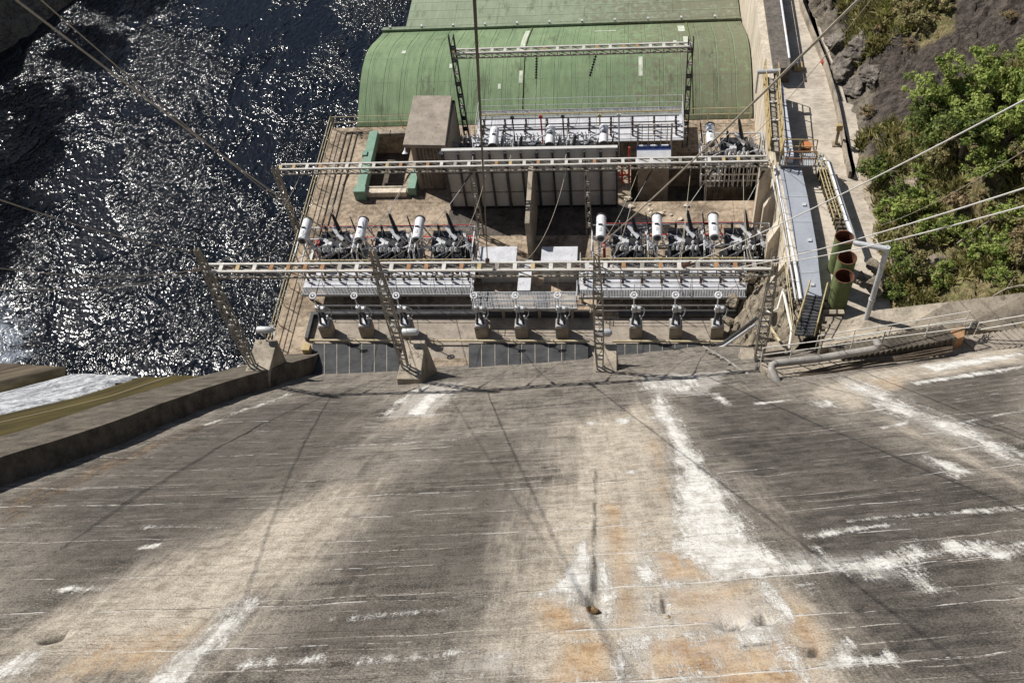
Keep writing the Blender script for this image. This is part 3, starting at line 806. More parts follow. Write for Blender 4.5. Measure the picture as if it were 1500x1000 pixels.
    # damp dark streaks
    for p_, a_ in (([(868, 685), (877, 685), (874, 790), (878, 868), (862, 868), (866, 790)], 0.8), ([(961, 845), (968, 845), (976, 890), (968, 905)], 1.0),
                   ([(856, 868), (880, 862), (884, 885), (876, 908), (866, 914), (856, 900), (850, 882)], 0.6), ([(1062, 905), (1082, 903), (1084, 914), (1064, 917)], 1.0),
                   ([(1095, 895), (1120, 895), (1135, 918), (1110, 912)], 0.7), ([(50, 935), (105, 920), (95, 930), (55, 945)], 0.9),
                   ([(845, 866), (1000, 852), (1000, 855), (845, 870)], 0.6), ([(1085, 945), (1140, 938), (1140, 942), (1085, 949)], 0.8),
                   ([(980, 985), (1040, 975), (1040, 978), (980, 989)], 0.8), ([(1180, 945), (1195, 945), (1195, 960), (1183, 958)], 0.9),
                   ([(832, 700), (842, 700), (838, 770), (828, 770)], 0.0)):
        if a_: put(wet, p_, 0.1, a_)
    holes = [(868, 880, 0.3, 0.16), (970, 890, 0.2, 0.12), (1072, 910, 0.32, 0.2), (1118, 905, 0.3, 0.14), (1187, 952, 0.18, 0.1), (80, 932, 0.35, 0.12)]
    for hx, hy, hr, hd in holes:
        hs, hz = dam_hit(hx, hy)
        bmp -= hd * 1.5 * np.exp(-((S - hs) ** 2 + ((Z - hz) * 1.2) ** 2) / (0.4 * hr * hr))
    rad = DR + Z - bmp * 0.7071
    P = np.stack([DC[0] + rad * np.sin(ph), DC[1] + rad * np.cos(ph), Z + bmp * 0.7071], -1)
    uv = np.stack([S, Z * 1.4142], -1)
    o = grid_obj('dam', P[:, ::-1], 'dam', uv[:, ::-1], {'stain_a': np.stack([white, tan, orange], -1)[:, ::-1], 'stain_b': np.stack([dark, film, wet], -1)[:, ::-1]}, keep=(S > wall_s(Z) - 0.5)[:, ::-1])
    return tag(o, 'great sloping concrete dam face streaked with white lime and tan stains', 'dam')


build_dam()
# rusty seep nodules sitting in two drain holes
for (hx, hy, sz, lb) in ((868, 892, 0.42, 'larger rusty seep lump below the dark streak on the dam face'), (972, 903, 0.26, 'smaller rusty seep lump in the slit right of the larger one')):
    s_, z_ = dam_hit(hx, hy); p = dam_pt(s_, z_, -0.18)
    tag(M().crag(p, (sz * 0.75, sz * 0.9, sz * 1.25), int(hx)).build('seep_lump', 'seep'), lb, 'mineral lump')

# ------------------------------------------------------------------ water
def build_water():
    xs = np.linspace(-140, 12, 300); ys = np.linspace(20, 170, 300)
    X, Y = np.meshgrid(xs, ys)
    Z = -6 + 0.0 * X
    P = np.stack([X, Y, Z], -1)
    o = grid_obj('water', P, 'water'); tag(o, kind='structure')


build_water()

# ------------------------------------------------------------------ spillway: training wall, chute, running water
def build_spillway():
    base_r = SZ([(0, 712), (150, 660), (250, 618), (330, 588), (400, 566), (460, 546)])
    hgt = 0.95
    zz = np.linspace(30, -1.5, 60)
    order = np.argsort(base_r[:, 1])
    sr = np.interp(zz, base_r[order, 1], base_r[order, 0])
    k = (base_r[order[-1], 0] - base_r[order[0], 0]) / (base_r[order[-1], 1] - base_r[order[0], 1])
    up_ = zz > base_r[order[-1], 1]; sr[up_] = base_r[order[-1], 0] + k * (zz[up_] - base_r[order[-1], 1])
    wid = 0.85; wall_w = 2.8
    mb = M(); rows = []
    for s_, z_ in zip(sr, zz):
        jig = 0.03 * math.sin(z_ * 2.1)
        rows.append([dam_pt(s_ - wall_w, z_, -2.6), dam_pt(s_ - wall_w, z_, hgt - 0.1), dam_pt(s_ + jig, z_, hgt), dam_pt(s_ + jig, z_, -1.2)])
    n = 4; vs = [p for r in rows for p in r]; fs = []
    for i in range(len(rows) - 1):
        for j in range(n - 1):
            fs.append((i * n + j, (i + 1) * n + j, (i + 1) * n + j + 1, i * n + j + 1))
    fs.append((0, 1, 2, 3)); L = (len(rows) - 1) * n; fs.append((L + 3, L + 2, L + 1, L))
    mb.add(vs, [tuple(reversed(f)) for f in fs])
    tag(mb.build('training_wall', 'concrete_dark'), 'thick dark concrete wall running down the dam beside the spillway', 'wall')
    # chute: lies 1.6 m under the dam face, left of the wall, down into the river
    lat = np.linspace(-0.5, 36, 150); zc = np.linspace(-8, 27, 120)
    LA, ZC = np.meshgrid(lat, zc)
    SR = np.interp(ZC, zz[::-1], sr[::-1]) - wid
    P = np.zeros(LA.shape + (3,))
    off = -1.35 - 0.12 * (LA > 11.6) - 0.12 * (LA > 13.5) + 0.5 * (LA > 19.1)
    ph = PH0 - (SR - LA) / DR; rad = DR + ZC - off * 0.7071
    P[..., 0] = DC[0] + rad * np.sin(ph); P[..., 1] = DC[1] + rad * np.cos(ph); P[..., 2] = ZC + off * 0.7071
    uv = np.stack([LA, ZC * 1.414], -1)
    o = grid_obj('spillway_chute', P[:, ::-1] if False else P, 'chute', uv, {'lateral': LA}, smooth=False)
    tag(o, 'olive mossy spillway chute beside the thick wall', 'spillway')
    lat2 = np.linspace(13.55, 19.05, 60); LA, ZC = np.meshgrid(lat2, np.linspace(-7.2, 26, 300))
    tt = (LA - 16.3) / 2.75; LA = LA + tt * (fbm(ZC * 0.7, ZC * 0 + 3.3, 4) - 0.5) * 1.6 + (fbm(ZC * 2.2, np.sign(tt) * 9, 3) - 0.5) * 0.5 * np.abs(tt)
    SR = np.interp(ZC, zz[::-1], sr[::-1]) - wid
    off = -1.45 + 0.12 * (fbm(LA * 1.5, ZC * 0.5) - 0.3) - 0.2 * (np.abs(LA - 16.3) / 2.75) ** 6
    ph = PH0 - (SR - LA) / DR; rad = DR + ZC - off * 0.7071
    P = np.stack([DC[0] + rad * np.sin(ph), DC[1] + rad * np.cos(ph), ZC + off * 0.7071], -1)
    o = grid_obj('spillway_water', P, 'foam', np.stack([LA, ZC * 1.414], -1))
    tag(o, 'band of white water running down the spillway chute', 'water', kind='stuff')


build_spillway()

# ------------------------------------------------------------------ powerhouse deck (ground), with two openings
def build_deck():
    mb = M()
    x0, x1, y0, y1, zb = -20.9, 8.5, 33.0, 54.5, -7.0
    ha = (-18.1, -14.9, 48.3, 53.4); hb = (0.2, 8.1, 46.6, 51.2)
    ys = sorted({y0, y1, ha[2], ha[3], hb[2], hb[3]}); xs = sorted({x0, x1, ha[0], ha[1], hb[0], hb[1]})
    def inside(cx, cy, h): return h[0] < cx < h[1] and h[2] < cy < h[3]
    for i in range(len(xs) - 1):
        for j in range(len(ys) - 1):
            cx, cy = (xs[i] + xs[i + 1]) / 2, (ys[j] + ys[j + 1]) / 2
            zt = 0.0
            if inside(cx, cy, ha): zt = -1.6
            if inside(cx, cy, hb): zt = -3.0
            mb.box(xs[i], xs[i + 1], ys[j], ys[j + 1], zb, zt)
    # drop the internal duplicate walls
    seen = {}
    for f in mb.f:
        k = tuple(sorted((round(mb.v[i][0], 3), round(mb.v[i][1], 3), round(mb.v[i][2], 3)) for i in f)); seen[k] = seen.get(k, 0) + 1
    keep = [f for f in mb.f if seen[tuple(sorted((round(mb.v[i][0], 3), round(mb.v[i][1], 3), round(mb.v[i][2], 3)) for i in f))] == 1]
    mb.f = keep; mb.m = [0] * len(keep)
    tag(mb.build('ground_deck', 'deck'), kind='structure')


build_deck()

# ------------------------------------------------------------------ powerhouse with vaulted roof
def build_powerhouse():
    t = thing('powerhouse', 'long powerhouse with green barrel vault roof beside the river', 'building', (-5.3, 60, -6))
    prof = [(54.55, 0.02), (54.75, 0.25), (55.4, 0.62), (56.6, 1.16), (57.8, 1.6), (58.9, 1.84), (60, 1.86), (61.2, 1.68), (62.5, 1.25), (64.0, 0.6), (65.2, 0.1), (66.2, -0.28)]
    fine = []
    for (a, b) in zip(prof[:-1], prof[1:]):
        for k in range(3): fine.append((a[0] + (b[0] - a[0]) * k / 3, a[1] + (b[1] - a[1]) * k / 3))
    fine.append(prof[-1])
    mb = M(); xs = np.linspace(-19.1, 8.4, 46); n = len(fine)
    mb.add([(x, y, z) for x in xs for (y, z) in fine], [(i * n + j, (i + 1) * n + j, (i + 1) * n + j + 1, i * n + j + 1) for i in range(len(xs) - 1) for j in range(n - 1)])
    r = mb.build('vault_roof', 'roof', t, smooth=True)
    e = M(); k = len(fine)
    e.add([(-19.1, y, z - 0.01) for y, z in fine] + [(-19.1, fine[-1][0], -7), (-19.1, fine[0][0], -7)], [tuple(range(k + 2))])
    e.box(-19.05, 8.4, 54.62, 66.1, -7, -0.45)
    e.build('wall', 'concrete', t)
    f = M(); f.box(-19.2, 8.4, 66.2, 66.75, -0.5, -0.18); f.box(-19.2, 8.4, 66.15, 66.27, -0.18, -0.02)
    f.build('flashing', 'roof_far', t)
    g = M(); g.slab([(-17.4, 66.8, -0.3), (8.4, 66.8, -0.3), (8.4, 90, -0.55), (-17.55, 90, -0.55)], 0.3); g.build('flat_roof', 'roof_far', t)
    g = M(); g.box(-17.3, 8.4, 66.9, 89.8, -7, -0.87); g.build('rear_wall', 'concrete', t)
    # white sealing strips and patches on the vault
    def on_roof(x, y): return np.interp(y, [p[0] for p in fine], [p[1] for p in fine]) + 0.02
    def strip(x, ya, yb, w_, parent=r):
        q = M(); ys = np.linspace(ya, yb, 14)
        q.add([(x + dx, y, on_roof(x, y)) for y in ys for dx in (-w_ / 2, w_ / 2)], [(2 * i, 2 * i + 1, 2 * i + 3, 2 * i + 2) for i in range(13)])
        o = q.build('roof_patch', 'lichen', parent); return o
    strip(-7.6, 60.3, 65.2, 0.34); strip(-7.5, 57.2, 58.2, 0.3); strip(0.86, 57.5, 59.2, 0.28)
    strip(3.9, 63.5, 65.3, 0.5); strip(4.1, 60.2, 62.0, 0.4); strip(3.3, 60.3, 61.2, 0.25); strip(-1.7, 64.3, 64.5, 1.6)
    strip(-16.3, 60.5, 60.9, 0.3); strip(-12.6, 58.6, 59.0, 0.22); strip(-9.0, 56.8, 57.2, 0.2)
    q = M(); ys = np.linspace(54.7, 66.1, 26)
    for i in range(23): q.ptube([(-18.6 + i * 1.22, y, on_roof(-18.6 + i * 1.22, y) - 0.015) for y in ys], 0.02, 4)
    q.build('rib', 'roof', r)
    for sx in (-7.35, 4.35):
        q = M(); ys = np.linspace(54.8, 66, 30)
        q.ptube([(sx, y, on_roof(sx, y) + 0.02) for y in ys], 0.05, 5); q.build('roof_joint', 'pipe_green', r)
    for i in range(11):
        h = M(); h.box(-18.6 + i * 2.5, -18.45 + i * 2.5, 66.28, 66.5, -0.179, 0.12); h.build('parapet_clip', 'galv', t)


build_powerhouse()

# ------------------------------------------------------------------ right side: tall wall, gravel strip, road
def z5(px, py, z=4.6): return at(px, py, z)


mb = M(); mb.box(8.5, 9.0, 36.5, 92, -7, 5.3)
for yy in (37.6, 40.4, 43.2, 45.6): mb.slab([(7.9, yy - 0.35, 3.0), (8.5, yy - 0.35, 4.6), (8.5, yy + 0.35, 4.6), (7.9, yy + 0.35, 3.0)], 3.2)
tag(mb.build('retaining_wall', 'pillar'), 'tall pale concrete wall between the powerhouse deck and the road', 'wall')
mb = M(); mb.slab([(9.0, 52.5, 5.6), (10.05, 52.5, 5.6), (10.2, 92, 5.6), (9.0, 92, 5.6)], 1.6)
tag(mb.build('gravel_strip_ground', 'asphalt'), kind='structure')
mb = M(); mb.slab([(9.9, 33.0, 4.45), (13.4, 33.0, 4.45), (13.6, 44, 4.45), (13.2, 53, 4.45), (12.2, 62, 4.45), (11.8, 92, 4.45), (10.2, 92, 4.45), (9.0, 53, 4.45), (9.0, 33.0, 4.45)], 1.0)
tag(mb.build('road', 'road'), kind='structure')
mb = M(); mb.ptube([(10.0, 53.2, 5.78), (10.05, 60, 5.78), (10.12, 92, 5.78)], 0.07)
for yy in range(54, 92, 4): mb.tube((10.0 + (yy - 53) * 0.003, yy, 5.6), (10.0 + (yy - 53) * 0.003, yy, 5.78), 0.04)
tag(mb.build('white_pipe', 'white', smooth=True), 'long white pipe along the edge of the dark gravel strip', 'pipe')
# kerb wall on the hill side of the road
kp = [z5(1163, -40, 4.4), z5(1172, 15, 4.4), z5(1190, 60, 4.4), z5(1208, 105, 4.4), z5(1221, 150, 4.4), z5(1229, 190, 4.4), z5(1236, 235, 4.4), z5(1242, 262, 4.4)]
mb = M()
for a, b in zip(kp[:-1], kp[1:]):
    mb.bar(a + Vector((0.06, 0, 0.25)), b + Vector((0.06, 0, 0.25)), 0.16, 0.62)
tag(mb.build('kerb', 'concrete', bevel=0.02), 'low concrete kerb along the hill side of the road', 'kerb')
mb = M()
gp = [p + Vector((0.35, 0, 0.0)) for p in kp]
for a, b in zip(gp[:-1], gp[1:]): mb.bar(a + Vector((0, 0, 0.06)), b + Vector((0, 0, 0.06)), 0.42, 0.05)
tag(mb.build('gutter', 'concrete_dark'), 'narrow dark drain gutter behind the road kerb', 'gutter')
ap = [z5(1172, -30, 4.4), z5(1190, 12, 4.4), z5(1205, 70, 4.4), z5(1232, 150, 4.4), z5(1262, 160, 4.4), z5(1262, 215, 4.4), z5(1250, 262, 4.4)]
mb = M(); mb.slab([p + Vector((0, 0, 0.1)) for p in [gp[0] + Vector((0.2, 0, 0))] + ap + [gp[-1] + Vector((0.2, 0, 0))]], 0.5)
tag(mb.build('verge_ground', 'road'), kind='structure')

# ------------------------------------------------------------------ hillside
XB_Y = np.array([20, 30, 34, 41, 45.5, 51.8, 60.6, 92]); XB_X = np.array([12.0, 12.6, 13.2, 13.0, 13.3, 13.3, 12.0, 11.9])


def hill_z(x, y):
    d = x - np.interp(y, XB_Y, XB_X)
    steep = np.interp(y, [30, 40, 50, 60], [0.55, 0.68, 0.85, 0.95])
    z = 4.3 + np.where(d > 0, d * steep, d * 0.9)
    bump = (fbm(x * 0.22 + 3, y * 0.22, 5) - 0.5) * 2.6 + (fbm(x * 0.8, y * 0.8, 4) - 0.5) * 0.8
    z = z + bump * np.clip((d + 0.3) / 2.0, 0, 1)
    # craggy ledges by the road at the far end
    crag = np.clip(1 - np.abs(d - 1.8) / 2.6, 0, 1) * np.clip((y - 49) / 5, 0, 1)
    st = fbm(x * 0.55 + 9, y * 0.35, 4)
    z = z + crag * (np.floor(st * 7) / 7 - 0.35) * 4.0
    return z


def hill_hit(px, py):
    d = ray(px, py); d = d / np.linalg.norm(d); ts = np.linspace(20, 110, 900)
    P = CAM + ts[:, None] * d
    v = P[:, 2] - hill_z(P[:, 0], P[:, 1])
    i = np.where((v[:-1] > 0) & (v[1:] <= 0))[0]
    return Vector(P[i[0]]) if len(i) else None


def build_hill():
    xs = np.linspace(11.0, 52, 330); ys = np.linspace(27, 100, 420)
    X, Y = np.meshgrid(xs, ys); Z = hill_z(X, Y)
    Z = Z + (fbm(X * 2.5, Y * 2.5, 3) - 0.5) * 0.3
    dl = np.clip(X - np.interp(Y, XB_Y, XB_X), 0, 3) / 3
    rq = fbm((X * 0.8 + Y * 0.5) * 1.1, (Y * 0.8 - X * 0.5) * 0.35, 4); Z = Z + dl * (np.floor(rq * 11) / 11 - rq) * 3.2 + dl * (np.abs(fbm(X * 1.3 + 40, Y * 0.9, 4) - 0.5) - 0.12) * 1.1 * np.clip((Y - 45) / 5, 0, 1)
    c = (P3 := np.stack([X, Y, Z], -1)) - CAM
    cc = c @ ROT   # camera coordinates, used only to hand the ground covers to the right places on the slope
    d = X - np.interp(Y, XB_Y, XB_X)
    slab_c = hill_hit(1330, 120)
    slab = np.zeros(X.shape)
    pts = [hill_hit(*p) for p in ((1240, 30), (1300, 215), (1262, 225), (1300, 90), (1370, 60), (1500, -20), (1560, 20), (1500, 70), (1420, 100), (1350, 150))]
    poly = [hill_hit(*p) for p in ((1215, -40), (1240, 60), (1290, 120), (1262, 200), (1275, 235), (1330, 220), (1360, 150), (1440, 95), (1560, 55), (1560, -60))]
    sd = poly_sd(X, Y, [(p.x, p.y) for p in poly])
    slab = np.clip(0.5 + sd / 2.0, 0, 1)
    vegp = [hill_hit(*p) for p in ((1255, 230), (1290, 235), (1360, 150), (1430, 95), (1600, 40), (1600, 500), (1285, 460), (1265, 380), (1285, 300))]
    veg = np.clip(0.5 + poly_sd(X, Y, [(p.x, p.y) for p in vegp]) / 1.6, 0, 1)
    v2 = [hill_hit(*p) for p in ((1275, -10), (1400, -30), (1400, 40), (1350, 70), (1330, 40), (1300, 40))]
    veg = np.maximum(veg, np.clip(0.5 + poly_sd(X, Y, [(p.x, p.y) for p in v2]) / 1.2, 0, 1))
    pale = np.zeros(X.shape)
    for pp in (((1215, 240), (1275, 250), (1285, 330), (1250, 330)), ((1300, 370), (1330, 350), (1340, 400), (1300, 420)), ((1290, 280), (1350, 250), (1370, 270), (1310, 300)), ((1360, 370), (1385, 372), (1385, 400), (1362, 400))):
        q = [hill_hit(*p) for p in pp]; pale = np.maximum(pale, np.clip(0.5 + poly_sd(X, Y, [(p.x, p.y) for p in q]) / 0.8, 0, 1))
    o = grid_obj('hillside', P3, 'hill', None, {'cover': np.stack([slab, veg, pale], -1)})
    tag(o, kind='structure')


build_hill()

# dark bank across the river, top left
def build_bank():
    xs = np.linspace(-130, -44, 150); ys = np.linspace(34, 150, 180)
    X, Y = np.meshgrid(xs, ys)
    edge = np.interp(Y, [34, 48, 60, 66, 70, 76, 82, 90, 150], [-57, -60.5, -61.5, -60.0, -57.0, -55.0, -53.0, -51, -47])
    d = edge - X + (fbm(X * 0.3, Y * 0.3, 3) - 0.5) * 3
    Z = -7 + np.clip(d, -3, 9) * 1.25 + np.clip(d - 9, 0, 60) * 0.3 + (fbm(X * 0.25, Y * 0.25, 5) - 0.5) * 4 + (fbm(X * 0.9, Y * 0.9, 4) - 0.5) * 1.6
    o = grid_obj('riverbank', np.stack([X, Y, Z], -1), 'hill', None, {'cover': np.stack([0.2 * np.ones(X.shape), 0.35 * np.ones(X.shape), 0 * X], -1)})
    tag(o, kind='structure')


build_bank()


def height_at(foot, py):
    """height above foot where its vertical reaches photo row py"""
    lo, hi = -10.0, 40.0
    for _ in range(50):
        m_ = (lo + hi) / 2
        c = ROT.T @ (np.array(foot) + np.array([0, 0, m_]) - CAM)
        if CY + F * c[1] / c[2] > py: lo = m_
        else: hi = m_
    return lo


# ------------------------------------------------------------------ lattice gantries
def lattice_post(mb, foot, height, wmax=0.46, seed=0, taper=True):
    rr = random.Random(seed); foot = Vector(foot); nseg = 10

    def wd(t): return (0.07 + wmax / 2 * math.sin(math.pi * min(1, 0.12 + t * 0.86)) ** 0.8) if taper else wmax / 2
    for sx in (-1, 1):
        for sy in (-1, 1):
            for i in range(nseg):
                a, b = i / nseg, (i + 1) / nseg
                mb.mat(0).bar(foot + Vector((sx * wd(a), sy * wd(a) * 0.7, a * height)), foot + Vector((sx * wd(b), sy * wd(b) * 0.7, b * height)), 0.065)
    k = int(height / 0.85)
    for i in range(1, k):
        t = i / k; w_ = wd(t); z = Vector((0, 0, t * height))
        for sy in (-1, 1):
            mb.mat(1 if i % 3 == 1 else 0).bar(foot + z + Vector((-w_, sy * w_ * 0.72, 0)), foot + z + Vector((w_, sy * w_ * 0.72, 0)), 0.05, 0.17)
        t2 = (i + 1) / k; w2 = wd(t2); s = 1 if i % 2 else -1
        mb.mat(0).bar(foot + z + Vector((-w_ * s, -w_ * 0.72, 0)), foot + Vector((w2 * s, -w2 * 0.72, t2 * height)), 0.035)
        for sx in (-1, 1): mb.bar(foot + z + Vector((sx * w_, -w_ * 0.7 * s, 0)), foot + Vector((sx * w2, w2 * 0.7 * s, t2 * height)), 0.035)


def lattice_beam(mb, A, B, wy=0.46, hz=0.42, pitch=0.8, seed=1):
    rr = random.Random(seed); A, B = Vector(A), Vector(B); L = (B - A).length
    for sy in (-1, 1):
        for sz in (0, -1):
            o = Vector((0, sy * wy / 2, sz * hz)); mb.mat(0 if sz == 0 else 1).bar(A + o, B + o, 0.1 if sz == 0 else 0.07, 0.09)
    k = int(L / pitch)
    for i in range(k + 1):
        p = lerp(A, B, i / k)
        m_ = rr.choice([0, 0, 0, 1, 2, 2, 3, 3])
        mb.mat(m_).box(p.x - 0.09, p.x + 0.09, p.y - wy / 2 + 0.05, p.y + wy / 2 - 0.05, p.z - 0.03, p.z + 0.03)
        for sy in (-1, 1):
            mb.mat(1).bar(p + Vector((0, sy * (wy / 2 + 0.02), 0)), p + Vector((0, sy * (wy / 2 + 0.02), -hz)), 0.05)
            if i < k:
                q = lerp(A, B, (i + 1) / k)
                mb.bar(p + Vector((0, sy * (wy / 2 + 0.02), 0)), q + Vector((0, sy * (wy / 2 + 0.02), -hz)), 0.04)


GM = ['steel_white', 'steel_grey', 'ochre', 'rust']
ZP = 4.8                      # top of the gantry pedestals
ZB = 12.2                     # front gantry beam
g1feet = [at(371, 535, ZP), at(594, 538, ZP), at(879, 538, ZP), at(1107, 525, ZP)]
yb = 29.95
for i_ in range(4): g1feet[i_].y = yb - 0.15
g1 = thing('steel_gantry', 'nearest steel lattice gantry on four posts along the foot of the dam', 'gantry', (-7, yb, ZP))
for i_, (ft, tip) in enumerate(zip(g1feet, (365, 365, 372, 378))):
    mb = M(); lattice_post(mb, ft, height_at(ft, tip), 0.3, i_); mb.build('post', ['steel_grey', 'steel_white'], g1)
mb = M(); lattice_beam(mb, (at(300, 390, ZB).x, yb, ZB), (at(1133, 392, ZB).x, yb, ZB)); mb.build('beam', GM, g1)
mb = M()
for ft in g1feet: mb.box(ft.x - 0.2, ft.x + 0.2, ft.y - 0.2, ft.y + 0.2, ZP + 0.001, ZP + 0.05)
for k_, ft in enumerate(g1feet):
    q = M(); q.box(ft.x - 0.22, ft.x + 0.22, ft.y - 0.22, ft.y + 0.22, ZP, ZP + 0.05); q.build('base_plate', 'steel_grey', g1)

Y2 = 43.7
g2l = at(440, 342, 0.0); g2l.y = Y2
Z2 = height_at(g2l, 245)
g2 = thing('steel_gantry', 'middle steel lattice gantry in front of the white panelled wall', 'gantry', (-7, Y2, 0))
A2 = at(411, 245, Z2); B2 = at(1127, 252, Z2)
A2.y = B2.y = Y2
mb = M(); lattice_beam(mb, A2, B2, 0.42, 0.4, 0.8, 5); mb.build('beam', GM, g2)
for px_ in (440, 706, 863):
    ft = at(px_, 345, 0.0); ft.y = Y2
    mb = M(); lattice_post(mb, ft, Z2, 0.28, px_, taper=False); mb.build('post', ['steel_grey', 'steel_white'], g2)
mb = M(); mb.box(B2.x - 0.35, B2.x + 0.15, Y2 - 0.3, Y2 + 0.3, 0.002, Z2 - 0.45); mb.build('concrete_post', 'pillar', g2)

f3 = [at(688, 213, 0.0), at(1003, 216, 0.0)]
f3[0].y = f3[1].y = 51.9
g3 = thing('steel_gantry', 'farthest steel lattice gantry standing before the green vault roof', 'gantry', (-3.5, 51.9, 0))
Z3 = height_at(f3[0], 76)
for i_, (ft, tip) in enumerate(zip(f3, (52, 55))):
    mb = M(); lattice_post(mb, ft, height_at(ft, tip), 0.3, 30 + i_, taper=False); mb.build('post', ['dark', 'steel_white'], g3)
mb = M(); lattice_beam(mb, (f3[0].x, 51.9, Z3), (f3[1].x, 51.9, Z3), 0.4, 0.35, 0.78, 9); mb.build('beam', ['steel_white', 'steel_grey', 'steel_grey', 'rust'], g3)

# pedestals: flat-topped wedges growing out of the dam foot
def pedestal(x0, x1, ynear, yfar, label, a=0.16):
    mb = M()
    top = [(x0, ynear, ZP), (x1, ynear, ZP), (x1 - 0.05, yfar, ZP), (x0 + 0.05, yfar, ZP)]
    bot = [(x0 - a, ynear - 2.0, ZP - 4.2), (x1 + a, ynear - 2.0, ZP - 4.2), (x1 + a, yfar + 0.35, ZP - 4.2), (x0 - a, yfar + 0.35, ZP - 4.2)]
    mb.add(bot + top, [(3, 2, 1, 0), (4, 5, 6, 7), (0, 1, 5, 4), (1, 2, 6, 5), (2, 3, 7, 6), (3, 0, 4, 7)])
    return tag(mb.build('concrete_pedestal', 'concrete', bevel=0.03), label, 'pedestal', 'concrete pedestals under the nearest gantry')


P1 = [at(366, 541, ZP), at(390, 541, ZP), at(398, 492, ZP)]
pedestal(g1feet[0].x - 0.35, g1feet[0].x + 0.95, yb - 0.7, yb + 1.6, 'concrete pedestal standing on the thick spillway wall, left of the rest', -0.25)
pedestal(g1feet[1].x - 0.35, g1feet[1].x + 0.85, yb - 0.9, yb + 1.6, 'concrete pedestal with a long dark side at the dam foot beside the slate covers')
pedestal(g1feet[2].x - 0.35, g1feet[2].x + 0.85, yb - 0.9, yb + 1.5, 'concrete pedestal at the dam foot, between the two right hand slate covers')
pedestal(g1feet[3].x - 0.75, g1feet[3].x + 0.25, yb - 0.6, yb + 1.2, 'small concrete pedestal below the rubble bank, right end of the nearest gantry')

# round floodlights on the pedestals
def flood(px, py, label, z=ZP + 0.75):
    c = at(px, py, z)
    t = thing('floodlight', label, 'floodlight', (c.x, c.y, ZP), 'floodlights on the gantry pedestals')
    mb = M(); mb.lathe((c.x - 0.42, c.y, c.z), (1, 0, 0), [(0, 0.16), (0.04, 0.19), (0.75, 0.19), (0.8, 0.15), (0.86, 0.1)], 14); mb.build('housing', 'galv', t, smooth=True)
    mb = M(); mb.bar((c.x - 0.1, c.y, c.z - 0.18), (c.x - 0.1, c.y - 0.25, ZP - 0.4), 0.06); mb.build('bracket', 'steel_grey', t)


flood(388, 483, 'grey drum floodlight over the pedestal on the spillway wall')
flood(601, 486, 'grey drum floodlight over the pedestal with the long dark side')
flood(884, 487, 'grey drum floodlight over the pedestal near the right slate cover')

